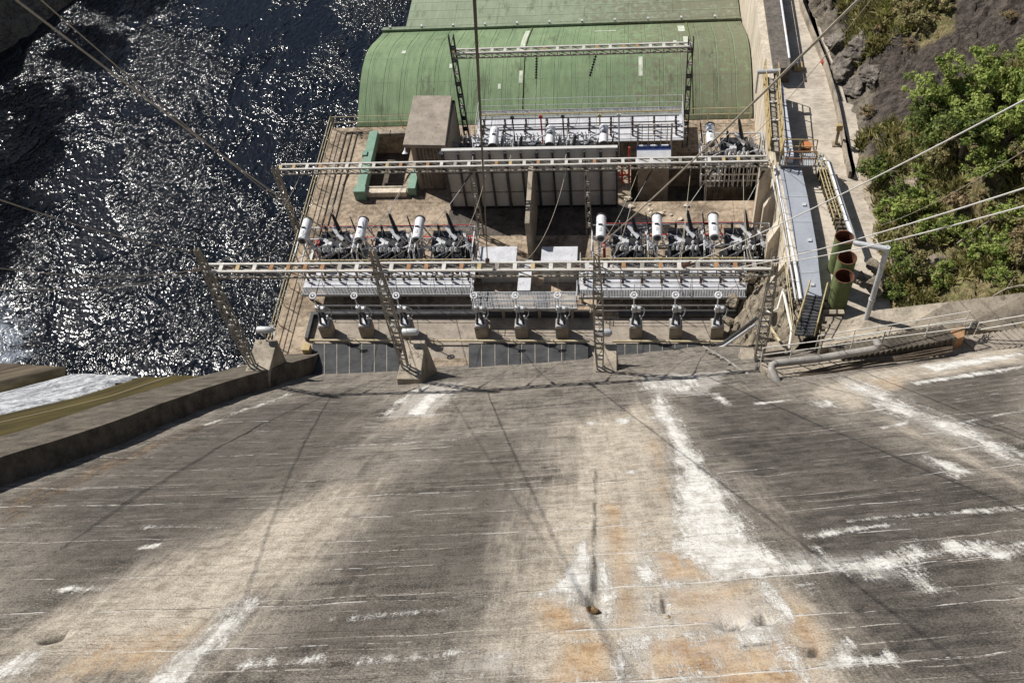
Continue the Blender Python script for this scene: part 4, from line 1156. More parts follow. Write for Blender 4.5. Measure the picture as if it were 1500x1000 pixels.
# ------------------------------------------------------------------ transformers
def make_transformer(label):
    t = thing('transformer', label, 'transformer', (0, 0, 0), 'single phase transformers')
    m_ = M(); m_.box(-0.75, 0.85, -0.6, 0.75, 0.28, 2.15); m_.box(-0.82, 0.92, -0.67, 0.82, 2.15, 2.24)
    for i in range(5): m_.box(-0.7 + i * 0.36, -0.64 + i * 0.36, -0.66, -0.6, 0.35, 2.1)
    m_.box(-0.95, 1.05, -0.75, 0.9, 0.0, 0.28)
    m_.build('tank', 'black', t, bevel=0.02)
    m_ = M()
    for i in range(10):
        x = -0.95 + i * 0.22
        m_.box(x, x + 0.05, -1.15, -0.72, 0.35, 1.55)
    m_.tube((-0.98, -1.0, 1.6), (1.1, -1.0, 1.6), 0.06); m_.tube((-0.98, -1.0, 0.32), (1.1, -1.0, 0.32), 0.06)
    m_.build('radiator', 'galv', t)
    m_ = M()
    for i in range(7):
        x = 0.98 + 0.11 * i
        m_.add([(x, -0.7, 0.4), (x, 0.6, 0.4), (x, 0.6, 2.3 - i * 0.1), (x, -0.55, 2.05 - i * 0.1), (x + 0.04, -0.7, 0.4), (x + 0.04, 0.6, 0.4), (x + 0.04, 0.6, 2.3 - i * 0.1), (x + 0.04, -0.55, 2.05 - i * 0.1)],
               [(0, 1, 2, 3), (7, 6, 5, 4), (0, 4, 5, 1), (1, 5, 6, 2), (2, 6, 7, 3), (3, 7, 4, 0)])
    m_.build('side_radiator', 'dark', t)
    m_ = M()
    for i in range(13):
        x = -2.0 + i * 0.29; m_.tube((x, -1.32, 0.02), (x, -1.32, 1.15 + 0.25 * ((i * 7) % 3)), 0.045, 7)
    m_.tube((-2.05, -1.32, 0.5), (1.6, -1.32, 0.5), 0.04, 7); m_.tube((-2.05, -1.32, 1.05), (1.6, -1.32, 1.05), 0.05, 7)
    m_.build('cooling_tube', 'steel_white', t)
    m_ = M()
    for x in (-2.05, 1.75):
        for y in (-1.2, 0.9): m_.bar((x, y, 0.0), (x, y, 2.55), 0.07)
        m_.bar((x, -1.2, 2.5), (x, 0.9, 2.5), 0.07); m_.bar((x, -1.2, 1.3), (x, 0.9, 1.3), 0.05)
    m_.bar((-2.05, 0.9, 2.5), (1.75, 0.9, 2.5), 0.07); m_.bar((-2.05, 0.9, 1.5), (1.75, 0.9, 1.5), 0.05); m_.bar((-2.05, 0.9, 0.1), (1.75, 0.9, 2.4), 0.04)
    m_.build('guard_frame', 'galv', t)
    m_ = M(); rq = random.Random(9)
    for i in range(15):
        x, y = rq.uniform(-0.7, 1.6), rq.uniform(-1.0, 0.7); z0 = rq.uniform(1.9, 2.5)
        m_.ptube([(x, y, z0), (x + rq.uniform(-.3, .3), y + rq.uniform(-.2, .2), z0 + rq.uniform(.1, .5)), (x + rq.uniform(-.7, .7), y + rq.uniform(-.4, .4), z0 + rq.uniform(-.2, .4)), (x + rq.uniform(-.8, .8), y - rq.uniform(0, .5), z0 - rq.uniform(.3, 1.2))], rq.choice((0.02, 0.03, 0.045)), 6)
    m_.build('hose', 'slab_white', t, smooth=True)
    m_ = M()
    for i in range(6):
        x = -0.6 + i * 0.27; m_.lathe((x, -0.86, 2.2), (0.05, -0.3, 1), [(0, 0.05), (0.08, 0.1), (0.12, 0.05), (0.2, 0.1), (0.24, 0.05), (0.32, 0.09), (0.36, 0.04), (0.5, 0.03)], 8)
    m_.build('small_insulator', 'galv', t)
    m_ = M(); m_.lathe((1.75, -0.95, 1.2), (0, -1, 0.2), [(0, 0.05), (0.02, 0.26), (0.12, 0.28), (0.14, 0.2), (0.16, 0.05)], 14); m_.build('fan', 'galv', t); m_ = M(); m_.lathe((0.2, -1.2, 1.75), (0, -1, 0.4), [(0, 0.16), (0.1, 0.18), (0.12, 0.08)], 12); m_.build('gauge', 'galv', t)
    # sloping pale cover plates
    m_ = M(); m_.slab([(0.0, 0.5, 2.75), (0.12, 0.75, 2.8), (0.75, 0.15, 2.38), (0.6, -0.1, 2.34)], 0.06); m_.slab([(-0.5, -0.2, 2.5), (-0.42, 0.0, 2.52), (0.0, -0.25, 2.38), (-0.1, -0.45, 2.36)], 0.05)
    m_.slab([(1.0, 0.55, 2.5), (1.2, 0.4, 2.45), (1.55, -0.4, 1.9), (1.35, -0.5, 1.95)], 0.05)
    m_.build('cover_plate', 'white', t)
    # horizontal oil conservator on brackets
    cx = -1.5; z = 3.15
    m_ = M(); m_.lathe((cx, -0.85, z), (0, 1, 0), [(0, 0.22), (0.02, 0.29), (1.68, 0.29)], 20)
    c = m_.build('conservator', 'white', t, smooth=True)
    q = M(); q.lathe((cx, 0.84, z), (0, 1, 0), [(0, 0.325), (0.07, 0.325), (0.1, 0.25)], 20); q.build('end_rim', 'dark', c, smooth=True)
    q = M(); q.ring((cx - 0.02, 0.02, z + 0.3), 0.09, 0.028, (0, 1, 0.6), 12, 5); q.box(cx - 0.16, cx + 0.02, -0.02, 0.03, z + 0.27, z + 0.36); q.build('lifting_lug', 'black', c)
    q = M(); q.box(cx - 0.09, cx + 0.04, -0.52, -0.24, z + 0.268, z + 0.305); q.build('nameplate', 'galv', c)
    q = M(); q.lathe((cx, -0.87, z), (0, -1, 0), [(0, 0.21), (0.02, 0.21), (0.03, 0.08), (0.08, 0.08)], 16); q.build('end_gauge', 'dark', c)
    m_ = M()
    m_.bar((cx - 0.14, -0.55, 0.9), (cx - 0.14, 0.55, 0.9), 0.14)
    for y in (-0.5, 0.5):
        m_.bar((cx - 0.18, y, z - 0.25), (cx - 0.1, y, 0.0), 0.08); m_.bar((cx + 0.18, y, z - 0.25), (-0.75, y, 1.6), 0.07); m_.bar((cx - 0.25, y, z - 0.29), (cx + 0.25, y, z - 0.29), 0.08)
    m_.build('bracket', 'galv', t)
    m_ = M(); m_.ptube([(cx, -0.75, z - 0.25), (cx, -0.9, z - 0.7), (cx + 0.25, -0.95, 2.6), (-0.6, -0.7, 2.45), (-0.4, -0.3, 2.24)], 0.055)
    m_.ptube([(0.5, -0.7, 2.3), (0.55, -1.0, 2.25), (0.55, -1.15, 1.9), (0.5, -1.1, 1.6)], 0.06); m_.ptube([(-0.75, -0.72, 2.0), (-0.75, -1.05, 2.0), (-0.75, -1.1, 1.6)], 0.06)
    m_.ptube([(-0.1, -0.7, 2.25), (-0.1, -1.25, 1.9), (-0.05, -1.3, 0.1)], 0.035); m_.ptube([(1.0, -0.9, 2.0), (1.02, -1.25, 1.6), (1.02, -1.3, 0.1)], 0.035)
    m_.build('oil_pipe', 'galv', t, smooth=True)
    for (p, q_, r0, r1) in (((0.55, 0.35, 2.24), (0.22, 0.7, 3.85), 0.16, 0.09), ((-1.95, 0.3, 2.3), (-2.15, 0.55, 3.75), 0.06, 0.045), ((-0.35, 0.45, 2.24), (-0.42, 0.55, 3.0), 0.1, 0.08)):
        p, q_ = Vector(p), Vector(q_); L = (q_ - p).length; prof = [(0, r0 * 1.05)]
        k = int(L / 0.09)
        for i in range(k):
            a = 0.08 * L + i * (L * 0.86) / k; r = r0 + (r1 - r0) * i / k
            prof += [(a, r * 0.72), (a + 0.03, r), (a + 0.045, r)]
        prof += [(L * 0.95, r1 * 0.8), (L, r1 * 0.3)]
        b = M(); b.lathe(p, q_ - p, prof, 10); o = b.build('bushing', 'black', t)
        q = M(); q.tube(q_, q_ + (q_ - p).normalized() * 0.16, 0.03); q.build('terminal', 'galv', o)
    m_ = M()
    rr = random.Random(4)
    for i in range(8):
        x = rr.uniform(-0.7, 0.9); y = rr.uniform(-0.6, 0.5); h = rr.uniform(0.12, 0.3)
        m_ = M(); m_.lathe((x, y, 2.24), (0, 0, 1), [(0, 0.09), (h * 0.5, 0.09), (h * 0.55, 0.05), (h, 0.05)], 8); m_.build('valve', 'galv', t)
    m_ = M(); m_.box(-0.3, 0.1, -0.62, -0.35, 2.24, 2.55); m_.build('relay_box', 'galv', t)
    m_ = M(); m_.box(0.55, 0.85, -0.72, -0.601, 1.2, 1.7); m_.build('marshalling_box', 'galv', t)
    return t


tr0 = make_transformer('white topped transformer at the river end of the front row')
FY = 40.9
front = [(at(443, 352, 3.15).x, None), (at(526, 352, 3.15).x, 'front row transformer second from the river, between two others'),
         (at(610, 352, 3.15).x, 'front row transformer beside the end of the left red pipe'), (at(880, 352, 3.15).x, 'front row transformer standing in shade right of the dark recess'),
         (at(963, 352, 3.15).x, 'front row transformer in the middle of the right hand trio'), (at(1047, 352, 3.15).x, 'front row transformer next to the tall pale buttressed wall')]
for x_, lb in front:
    if lb is None: tr0.location = (x_ + 1.5, FY + 0.3, 0)
    else: dup(tr0, (x_ + 1.5, FY + 0.3, 0), lb)
for px_, lb in ((722, 'transformer behind the white panelled wall beside the concrete stair house'), (805, 'middle transformer of the three behind the white panelled wall'),
                (884, 'transformer behind the white panelled wall nearest the blue banded booth')):
    dup(tr0, (at(px_, 212, 3.15).x - 1.5, 49.35, 0), lb, rz=math.pi)
dup(tr0, (at(1042, 212, 3.15).x + 1.5, 49.2, 0), 'lone transformer on a ribbed plinth in the right corner of the deck')
mb = M(); xp = at(1068, 270, 0).x; mb.box(xp - 1.4, xp + 1.4, 47.8, 50.6, -3.0, -0.003)
for i in range(8): mb.box(xp - 1.35 + i * 0.37, xp - 1.27 + i * 0.37, 47.7, 47.8, -2.9, -0.15)
tag(mb.build('transformer_plinth', 'concrete_dark'), 'ribbed dark plinth under the lone transformer in the pit', 'plinth')

# ------------------------------------------------------------------ isolators on concrete blocks
def make_isolator(label):
    t = thing('isolator', label, 'isolator', (0, 0, 0), 'isolator switches on concrete blocks')
    mb = M(); mb.box(-0.36, 0.36, -0.34, 0.36, 0, 1.0); mb.build('block', 'concrete_grey', t, bevel=0.02)
    mb = M(); mb.box(-0.3, 0.3, -0.28, 0.3, 1.0, 1.07); mb.bar((0.2, 0.2, 1.07), (0.2, 0.2, 1.4), 0.1); mb.build('base_frame', 'galv', t)
    for (a, b) in (((-0.2, -0.12, 1.07), (-0.08, -0.02, 2.15)), ((0.16, -0.12, 1.07), (0.1, -0.02, 2.15)), ((0.0, 0.22, 1.07), (0.02, 0.06, 2.15))):
        a, b = Vector(a), Vector(b); L = (b - a).length; prof = [(0, 0.07)]
        for i in range(9): prof += [(0.06 + i * 0.13, 0.05), (0.1 + i * 0.13, 0.095), (0.13 + i * 0.13, 0.06)]
        q = M(); q.lathe(a, b - a, prof + [(L, 0.06)], 9); q.build('insulator', 'dark', t)
    mb = M(); mb.box(-0.22, 0.0, -0.12, 0.1, 2.05, 2.5); mb.box(0.02, 0.26, -0.1, 0.12, 2.05, 2.38); mb.bar((-0.25, 0.0, 2.2), (0.3, 0.0, 2.2), 0.14, 0.1); mb.build('contact_head', 'galv', t, bevel=0.02)
    mb = M(); mb.tube((-0.11, 0, 2.5), (-0.11, 0, 3.38), 0.035); mb.build('rod', 'white', t)
    mb = M(); mb.ring((-0.11, 0, 3.42), 0.17, 0.05, (0, -0.35, 1)); mb.lathe((-0.11, 0, 3.36), (0, 0, 1), [(0, 0.06), (0.12, 0.06)], 8); mb.build('corona_ring', 'white', t, smooth=True)
    mb = M(); mb.ptube([(0.28, 0.1, 2.3), (0.5, 0.2, 2.0), (0.45, 0.3, 1.4), (0.25, 0.25, 1.05)], 0.03); mb.build('operating_rod', 'galv', t)
    return t


iso_lb = ['isolator at the river end of the row on the lower terrace', 'isolator second from the river, over the left slate cover', 'isolator half hidden by the second gantry post from the river',
          'isolator directly right of the second gantry post from the river', 'isolator under the projecting middle platform', 'isolator directly left of the third gantry post',
          'isolator directly right of the third gantry post', 'isolator in the middle of the right hand trio on the terrace', 'isolator beside the rubble bank at the right end of the terrace']
iso0 = make_isolator(iso_lb[0])
for i_, (px_, lb) in enumerate(zip((481, 539, 598, 707, 765, 824, 931, 989, 1049), iso_lb)):
    p = at(px_, 490, 0.0); p.y = 35.8
    if i_ == 0: iso0.location = p
    else: dup(iso0, p, lb)

# ------------------------------------------------------------------ platforms with railings
def railing(mb, pts, h=1.1, rails=(1.1, 0.55), post=1.6, r=0.025):
    pts = [Vector(p) for p in pts]
    for a, b in zip(pts[:-1], pts[1:]):
        L = (b - a).length; k = max(1, round(L / post))
        for i in range(k + 1):
            p = lerp(a, b, i / k); mb.tube(p, p + Vector((0, 0, h)), r, 6)
        for q in rails: mb.tube(a + Vector((0, 0, q)), b + Vector((0, 0, q)), r, 6)


def platform(label, x0, x1, y0, y1, z, front_h=0.0, seed=0):
    t = thing('steel_platform', label, 'platform', ((x0 + x1) / 2, (y0 + y1) / 2, 0), 'steel platforms in front of the transformers')
    mb = M(); k = max(2, round((x1 - x0) / 1.25))
    for i in range(k):
        a = x0 + (x1 - x0) * i / k; b = x0 + (x1 - x0) * (i + 1) / k
        mb.box(a + 0.012, b - 0.012, y0 + 0.55, y1, z - 0.1, z)
    mb.build('deck_panel', 'slab_white', t)
    mb = M(); n = int((x1 - x0) / 0.09)
    for i in range(n): mb.box(x0 + i * 0.09, x0 + i * 0.09 + 0.035, y0, y0 + 0.53, z - 0.06, z)
    mb.box(x0, x1, y0 - 0.04, y0, z - 0.16, z + 0.02); mb.box(x0, x1, y0 + 0.53, y0 + 0.55, z - 0.16, z + 0.01)
    mb.build('grating', 'grating', t)
    mb = M(); railing(mb, [(x0 + 0.05, y1, z), (x0 + 0.05, y0 + 0.05, z), (x1 - 0.05, y0 + 0.05, z), (x1 - 0.05, y1, z)], 1.05, (1.05, 0.55), 1.5, 0.02); mb.build('handrail', 'galv', t)
    mb = M()
    n = max(2, round((x1 - x0) / 2.2))
    for i in range(n + 1):
        x = x0 + 0.15 + (x1 - x0 - 0.3) * i / n
        q = M(); q.bar((x, y0 + 0.7, 0.002), (x, y0 + 0.7, z - 0.1), 0.14); q.bar((x, y1 - 0.2, 0.002), (x, y1 - 0.2, z - 0.1), 0.14); q.bar((x, y0, z - 0.18), (x, y1, z - 0.18), 0.1, 0.14); q.build('leg_frame', 'concrete_grey', t)
    mb = M(); rr = random.Random(seed); yy = [y0 + 0.95, y0 + 1.35, y0 + 1.7]
    for q in yy:
        mb.mat(0).tube((x0 + 0.2, q, z + 0.5), (x1 - 0.2, q, z + 0.5), 0.035, 6)
    for i in range(n * 2 + 1):
        x = x0 + 0.3 + (x1 - x0 - 0.6) * i / (n * 2)
        for q in yy[:2]: mb.mat(1).lathe((x, q, z), (0, 0, 1), [(0, 0.06), (0.1, 0.09), (0.15, 0.05), (0.25, 0.09), (0.3, 0.05), (0.4, 0.09), (0.5, 0.05)], 7)
    mb.build('busbar', ['dark', 'porcelain'], t)
    mb = M(); mb.tube((x0 + 0.1, y1 - 0.35, z + 0.9), (x1 - 0.1, y1 - 0.35, z + 0.9), 0.045); mb.build('yellow_pipe', 'yellow', t)
    return t


ZF = 1.3
xa, xb_, xc, xd = at(441, 432, ZF).x, at(692, 432, ZF).x, at(848, 432, ZF).x, at(1094, 440, ZF).x
platform('left pale steel platform with railings in front of the river side transformers', xa, xb_, 37.75, 40.0, ZF, seed=1)
platform('right pale steel platform with railings before the right transformer trio', xc, xd, 37.5, 40.0, ZF, seed=2)
# projecting middle walkway
t = thing('steel_platform', 'middle grated platform projecting between the two pale platforms', 'platform', ((xb_ + xc) / 2, 37.6, 0), 'steel platforms in front of the transformers')
mb = M(); n_ = int((xc - xb_ - 0.1) / 0.09)
for i in range(n_): mb.box(xb_ + 0.06 + i * 0.09, xb_ + 0.10 + i * 0.09, 36.75, 37.95, ZF - 0.15, ZF - 0.09)
for yy in (36.72, 37.35, 37.95): mb.box(xb_ + 0.05, xc - 0.05, yy - 0.03, yy + 0.03, ZF - 0.22, ZF - 0.07)
mb.build('grating', 'grating', t)
mb = M(); railing(mb, [(xb_ + 0.08, 37.95, ZF - 0.1), (xb_ + 0.08, 36.75, ZF - 0.1), (xc - 0.08, 36.75, ZF - 0.1), (xc - 0.08, 37.95, ZF - 0.1)], 1.05, (1.05, 0.55), 1.3, 0.02); mb.build('handrail', 'galv', t)
for px_ in (700, 737, 790, 838):
    q = M(); x_ = at(px_, 440, 1).x; q.bar((x_, 37.0, 0.002), (x_, 37.0, ZF - 0.22), 0.16); q.build('leg', 'concrete_grey', t)
xm0, xm1 = at(757, 432, ZF).x, at(776, 432, ZF).x
mb = M(); mb.box(xm0, xm1, 38.0, 40.4, ZF - 0.1, ZF + 0.02); mb.build('bridge_plate', 'slab_white', t)

# back platform under the vault eave
Yb0 = 50.6
t = thing('steel_platform', 'far pale platform with grating and busbars below the green vault roof', 'platform', (-3.5, 52, 0))
xl, xr = at(700, 185, ZF).x, at(1001, 185, ZF).x
mb = M(); k_ = 12
for i in range(k_): mb.box(xl + (xr - xl) * i / k_ + 0.012, xl + (xr - xl) * (i + 1) / k_ - 0.012, 51.0, 53.55, ZF - 0.1, ZF)
mb.build('deck_panel', 'slab_white', t)
mb = M(); n_ = int((xr - xl) / 0.09)
for i in range(n_): mb.box(xl + i * 0.09, xl + i * 0.09 + 0.045, 53.58, 54.3, ZF - 0.06, ZF + 0.01)
mb.box(xl, xr, 54.3, 54.34, ZF - 0.15, ZF + 0.05); mb.box(xl, xr, 53.55, 53.58, ZF - 0.15, ZF + 0.02)
mb.build('grating', 'grating', t)
mb = M(); railing(mb, [(xl + 0.05, 51.0, ZF), (xl + 0.05, 54.25, ZF), (xr - 0.05, 54.25, ZF), (xr - 0.05, 51.0, ZF)], 1.05, (1.05, 0.5), 1.5, 0.02); mb.build('handrail', 'galv', t)
mb = M()
for i in range(8):
    x = xl + 0.2 + (xr - xl - 0.4) * i / 7
    for yy in (51.2, 53.4): q = M(); q.bar((x, yy, 0.002), (x, yy, ZF - 0.1), 0.14); q.build('leg', 'concrete_grey', t)
mb = M()
for yy in (51.5, 52.0, 52.6): mb.mat(0).tube((xl + 0.3, yy, ZF + 0.7), (xr - 0.3, yy, ZF + 0.7), 0.04, 6)
for i in range(10):
    x = xl + 0.5 + (xr - xl - 1.0) * i / 9
    for yy in (51.5, 52.0, 52.6): mb.mat(1).lathe((x, yy, ZF), (0, 0, 1), [(0, 0.05), (0.1, 0.09), (0.2, 0.05), (0.3, 0.09), (0.4, 0.05), (0.5, 0.09), (0.7, 0.05)], 7)
mb.build('busbar', ['dark', 'porcelain'], t)
mb = M(); mb.tube((xl + 0.2, 52.95, ZF + 0.8), (xr - 0.2, 52.95, ZF + 0.8), 0.045); mb.build('ochre_pipe', 'ochre', t)
for px_, mt_ in ((757, 'dark'), (797, 'red'), (828, 'dark'), (880, 'yellow'), (907, 'galv')):
    mast = M(); p = at(px_, 198, 1.0); p.y = 50.9
    mast.tube((p.x, p.y, 0.0), (p.x, p.y, 3.6), 0.05); mast.box(p.x - 0.12, p.x + 0.12, p.y - 0.06, p.y + 0.06, 3.4, 3.6)
    tag(mast.build('cable_mast', mt_), {757: 'thin dark mast behind the wall, just right of the first white drum', 797: 'thin red mast behind the panelled wall', 828: 'thin dark mast between the second and third transformers behind the wall',
                                        880: 'yellow cable mast beside the third transformer behind the wall', 907: 'grey mast right of the third transformer behind the wall'}[px_], 'mast', 'thin masts behind the panelled wall')

# ------------------------------------------------------------------ panelled wall
t = thing('panelled_wall', 'white panelled blast wall with dark ribs in front of the rear transformers', 'wall', (-6, 46.4, 0))
wx0, wx1, wy, wz = at(664, 299, 0).x, at(904, 299, 0).x, 46.2, 4.87
mb = M(); mb.box(wx0, wx1, wy + 0.12, wy + 0.25, 0.0, wz - 0.12); mb.build('core', 'concrete_grey', t)
mb = M(); mb.box(wx0 - 0.05, wx1 + 0.05, wy + 0.03, wy + 0.26, wz - 0.12, wz); mb.build('coping', 'panel', t)
for (za, zb_) in ((0.14, 1.3), (1.42, 2.95), (3.05, wz - 0.13)):
    for i in range(11):
        a = wx0 + (wx1 - wx0) * i / 11; b = wx0 + (wx1 - wx0) * (i + 1) / 11
        q = M(); q.box(a + 0.03, b - 0.03, wy + 0.05, wy + 0.12, za, zb_); q.build('panel', 'panel', t)
mb = M()
for i in range(12):
    x = wx0 + (wx1 - wx0) * i / 11
    w_ = 0.11 if i % 2 else 0.16
    mb.box(x - w_ / 2, x + w_ / 2, wy - 0.16, wy + 0.118, 0.0, wz - 0.125)
mb.build('rib', 'dark', t)
mb = M(); mb.box(wx0, wx1, wy - 0.02, wy + 0.04, 0.002, 0.13); mb.build('base_beam', 'black', t)

# partition wall and kiosks in the recess
mb = M(); xp0 = at(776, 340, 2).x
mb.add([(xp0 - 0.14, 41.3, 0), (xp0 + 0.14, 41.3, 0), (xp0 + 0.14, 46.0, 0), (xp0 - 0.14, 46.0, 0), (xp0 - 0.14, 41.3, 3.5), (xp0 + 0.14, 41.3, 3.5), (xp0 + 0.14, 46.0, 4.1), (xp0 - 0.14, 46.0, 4.1)],
       [(3, 2, 1, 0), (4, 5, 6, 7), (0, 1, 5, 4), (1, 2, 6, 5), (2, 3, 7, 6), (3, 0, 4, 7)])
tag(mb.build('partition_wall', 'concrete', bevel=0.02), 'thin concrete partition wall between the two white kiosks', 'wall')


def kiosk(a, b, ya, yb_, z, label):
    t = thing('control_kiosk', label, 'kiosk', ((a + b) / 2, (ya + yb_) / 2, 0), 'control kiosks in the recess')
    mb = M(); mb.box(a + 0.08, b - 0.08, ya + 0.1, yb_ - 0.08, 0.0, z - 0.1); mb.build('body', 'panel', t)
    mb = M(); mb.slab([(a, ya, z - 0.03), (b, ya, z - 0.03), (b, yb_, z), (a, yb_, z)], 0.09); mb.build('roof', 'slab_white', t, bevel=0.015)
    mb = M(); mb.box(a + 0.3, a + 1.0, ya + 0.07, ya + 0.1, 0.1, z - 0.2); mb.build('door', 'galv', t)


kz = 1.9
kiosk(at(700, 372, kz).x, at(757, 372, kz).x, at(730, 384, kz).y, at(730, 361, kz).y, kz, 'white roofed kiosk in sun left of the partition wall')
kiosk(at(793, 372, kz).x, at(846, 372, kz).x, at(820, 384, kz).y, at(820, 361, kz).y, kz, 'white roofed kiosk mostly in shadow right of the partition wall')

# ------------------------------------------------------------------ stair house with louvred front
t = thing('stair_house', 'flat roofed concrete stair house with a louvred front beside the panelled wall', 'hut', (-12.9, 50, 0))
zr_ = 4.2
c4 = [at(590, 212, zr_), at(652, 213, zr_), at(662, 140, zr_), at(606, 140, zr_)]
mb = M(); mb.slab(c4, 0.28); mb.build('roof', 'concrete_grey', t, bevel=0.03)
hx0, hx1 = c4[0].x + 0.35, c4[1].x + 0.05; hy0, hy1 = c4[0].y + 0.35, c4[2].y - 0.15
mb = M(); mb.box(hx0, hx0 + 0.25, hy0, hy1, 0, zr_ - 0.28); mb.box(hx1 - 0.25, hx1, hy0, hy1, 0, zr_ - 0.28); mb.box(hx0, hx1, hy1 - 0.25, hy1, 0, zr_ - 0.28); mb.box(hx0 + 0.25, hx1 - 0.25, hy0 + 0.1, hy0 + 0.3, 0, 0.25)
mb.build('wall', 'concrete_grey', t)
mb = M()
for i in range(26): mb.slab([(hx0 + 0.26, hy0 + 0.02, 0.3 + i * 0.138), (hx1 - 0.26, hy0 + 0.02, 0.3 + i * 0.138), (hx1 - 0.26, hy0 + 0.13, 0.37 + i * 0.138), (hx0 + 0.26, hy0 + 0.13, 0.37 + i * 0.138)], 0.025)
for i in range(9): x = hx0 + 0.3 + (hx1 - hx0 - 0.6) * i / 8; mb.box(x - 0.025, x + 0.025, hy0 - 0.01, hy0 + 0.02, 0.28, zr_ - 0.29)
mb.build('louvre', 'concrete', t)
d_ = M(); d_.box(hx0 + 1.0, hx0 + 1.75, hy0 - 0.05, hy0 - 0.01, 0.05, 1.6); d_.build('door', 'concrete_dark', t)
for px_, lb in ((593, 'small white lamp under the left roof corner of the stair house'), (646, 'small white lamp under the right roof corner of the stair house')):
    c = at(px_, 220, 3.75); l = M(); l.lathe(c, (0, -0.5, -0.85), [(0, 0.06), (0.12, 0.12), (0.2, 0.2), (0.22, 0.17)], 12)
    l.tube(c, c + Vector((0, 0.35, 0.15)), 0.03)
    tag(l.build('wall_lamp', 'white', smooth=True), lb, 'lamp', 'lamps on the stair house')

# ------------------------------------------------------------------ green stoplog frame
t = thing('stoplog_surround', 'sea green steel frame around the opening in the left deck', 'steel frame', (-16.5, 51, 0))
mb = M(); a, b = at(540, 192, 0.75), at(527, 280, 0.75)
mb.box(b.x - 0.32, b.x + 0.28, b.y, a.y, 0.08, 0.75); q_ = mb.build('left_beam', 'green_steel', t, bevel=0.03)
mb = M(); mb.box(b.x - 0.42, b.x - 0.1, 50.6, 51.0, 0.0, 0.85); mb.build('clamp', 'green_steel', q_); mb = M(); mb.box(b.x - 0.42, b.x + 0.34, b.y - 0.1, b.y + 0.35, 0.0, 0.8); mb.build('bracket', 'green_steel', q_)
mb = M(); c = at(604, 270, 0.7); mb.box(c.x - 0.3, c.x + 0.25, 47.4, 49.2, 0.02, 0.72); mb.build('right_beam', 'green_steel', t, bevel=0.03)
mb = M(); mb.box(-17.6, -14.5, 47.3, 47.75, 0.02, 0.45); mb.box(-17.6, -14.6, 47.8, 47.9, 0.3, 0.5); mb.build('cross_beam', 'pillar', t, bevel=0.03)
mb = M(); mb.slab([(-18.1, 48.35, -1.45), (-14.95, 48.35, -1.45), (-14.95, 53.35, -1.45), (-18.1, 53.35, -1.45)], 0.1)
tag(mb.build('stoplog_cover', 'concrete_dark'), 'dark cover plate at the bottom of the green framed opening', 'cover')
for i_, (px_, py_, w_) in enumerate(((560, 204, 1.2), (585, 203, 1.5))):
    mb = M(); p = at(px_, py_, 0.15); mb.box(p.x - w_ / 2, p.x + w_ / 2, 53.35, 53.75, 0.0, 0.35)
    tag(mb.build('hatch_lintel', 'concrete', bevel=0.04), ('narrower' if i_ == 0 else 'wider') + ' concrete lintel at the far edge of the green framed opening', 'lintel')

mb = M(); mb.slab([(0.21, 46.61, -2.99), (8.09, 46.61, -2.99), (8.09, 51.19, -2.99), (0.21, 51.19, -2.99)], 0.005); tag(mb.build('pit_ground', 'concrete_dark'), kind='structure')  # dark sheet over the pit floor, deepening its shade by colour
mb = M(); mb.slab([(-11.5, 43.7, 0.004), (0.3, 43.7, 0.004), (0.3, 46.55, 0.004), (-11.5, 46.15, 0.004)], 0.003); tag(mb.build('wall_shade_ground', 'recess'), kind='structure')  # thin sheet over the panelled wall's shadow area, shade put into its colour
mb = M()
for i in range(26):
    rq = random.Random(300 + i); p = at(rq.uniform(905, 1010), rq.uniform(262, 335), 0.0)
    if 0.2 < p.x < 8.1 and 46.5 < p.y < 51.3: continue
    q = M(); sz = rq.uniform(0.1, 0.3); q.crag((p.x, p.y, sz * 0.3), (sz * 1.3, sz, sz * 0.6), 300 + i)
    tag(q.build('rubble_stone', 'pillar'), 'loose pale stone on the deck left of the lone transformer pit', 'stone', 'loose stones on the deck')
# booth with a navy band
t = thing('control_booth', 'small booth with a white front and navy banded roof', 'booth', (1.6, 48.4, -1.4))
zb0 = 2.4
bx0, bx1 = at(933, 225, zb0).x, at(983, 225, zb0).x
by0, by1 = at(958, 232, zb0).y, at(958, 213, zb0).y
mb = M(); mb.box(bx0 + 0.1, bx1 - 0.1, by0 + 0.15, by1 - 0.1, -3.0, zb0 - 0.7); mb.build('body', 'concrete_grey', t)
mb = M(); mb.slab([(bx0, by0, zb0 - 0.5), (bx1, by0, zb0 - 0.5), (bx1, by0 + 0.75, zb0), (bx0, by0 + 0.75, zb0)], 0.2); mb.build('hood', 'white', t)
mb = M(); mb.slab([(bx0, by0 + 0.76, zb0 + 0.01), (bx1, by0 + 0.76, zb0 + 0.01), (bx1, by1, zb0 + 0.01), (bx0, by1, zb0 + 0.01)], 0.3)
ro = mb.build('roof', 'blue', t)
mb = M()
for i in range(3): mb.box(bx0 + 0.15 + i * 0.7, bx0 + 0.6 + i * 0.7, by0 + 1.1, by0 + 1.25, zb0 + 0.012, zb0 + 0.03)
mb.build('roof_mark', 'white', ro)
# steel portal behind the booth
mb = M()
for px_ in (934, 982): x = at(px_, 185, 1.5).x; mb.bar((x, 50.3, 0), (x, 50.3, 3.3), 0.12)
for i in range(4): mb.bar((at(934, 185, 1.5).x, 50.3, 3.2 - i * 0.45), (at(982, 185, 1.5).x, 50.3, 3.2 - i * 0.45), 0.06)
for i in range(5): x = lerp(at(940, 185, 1.5), at(976, 185, 1.5), i / 4).x; mb.bar((x, 50.25, 1.2), (x, 50.25, 3.3), 0.05)
tag(mb.build('steel_portal', 'steel_white'), 'pale steel portal frame just behind the navy banded booth', 'frame')
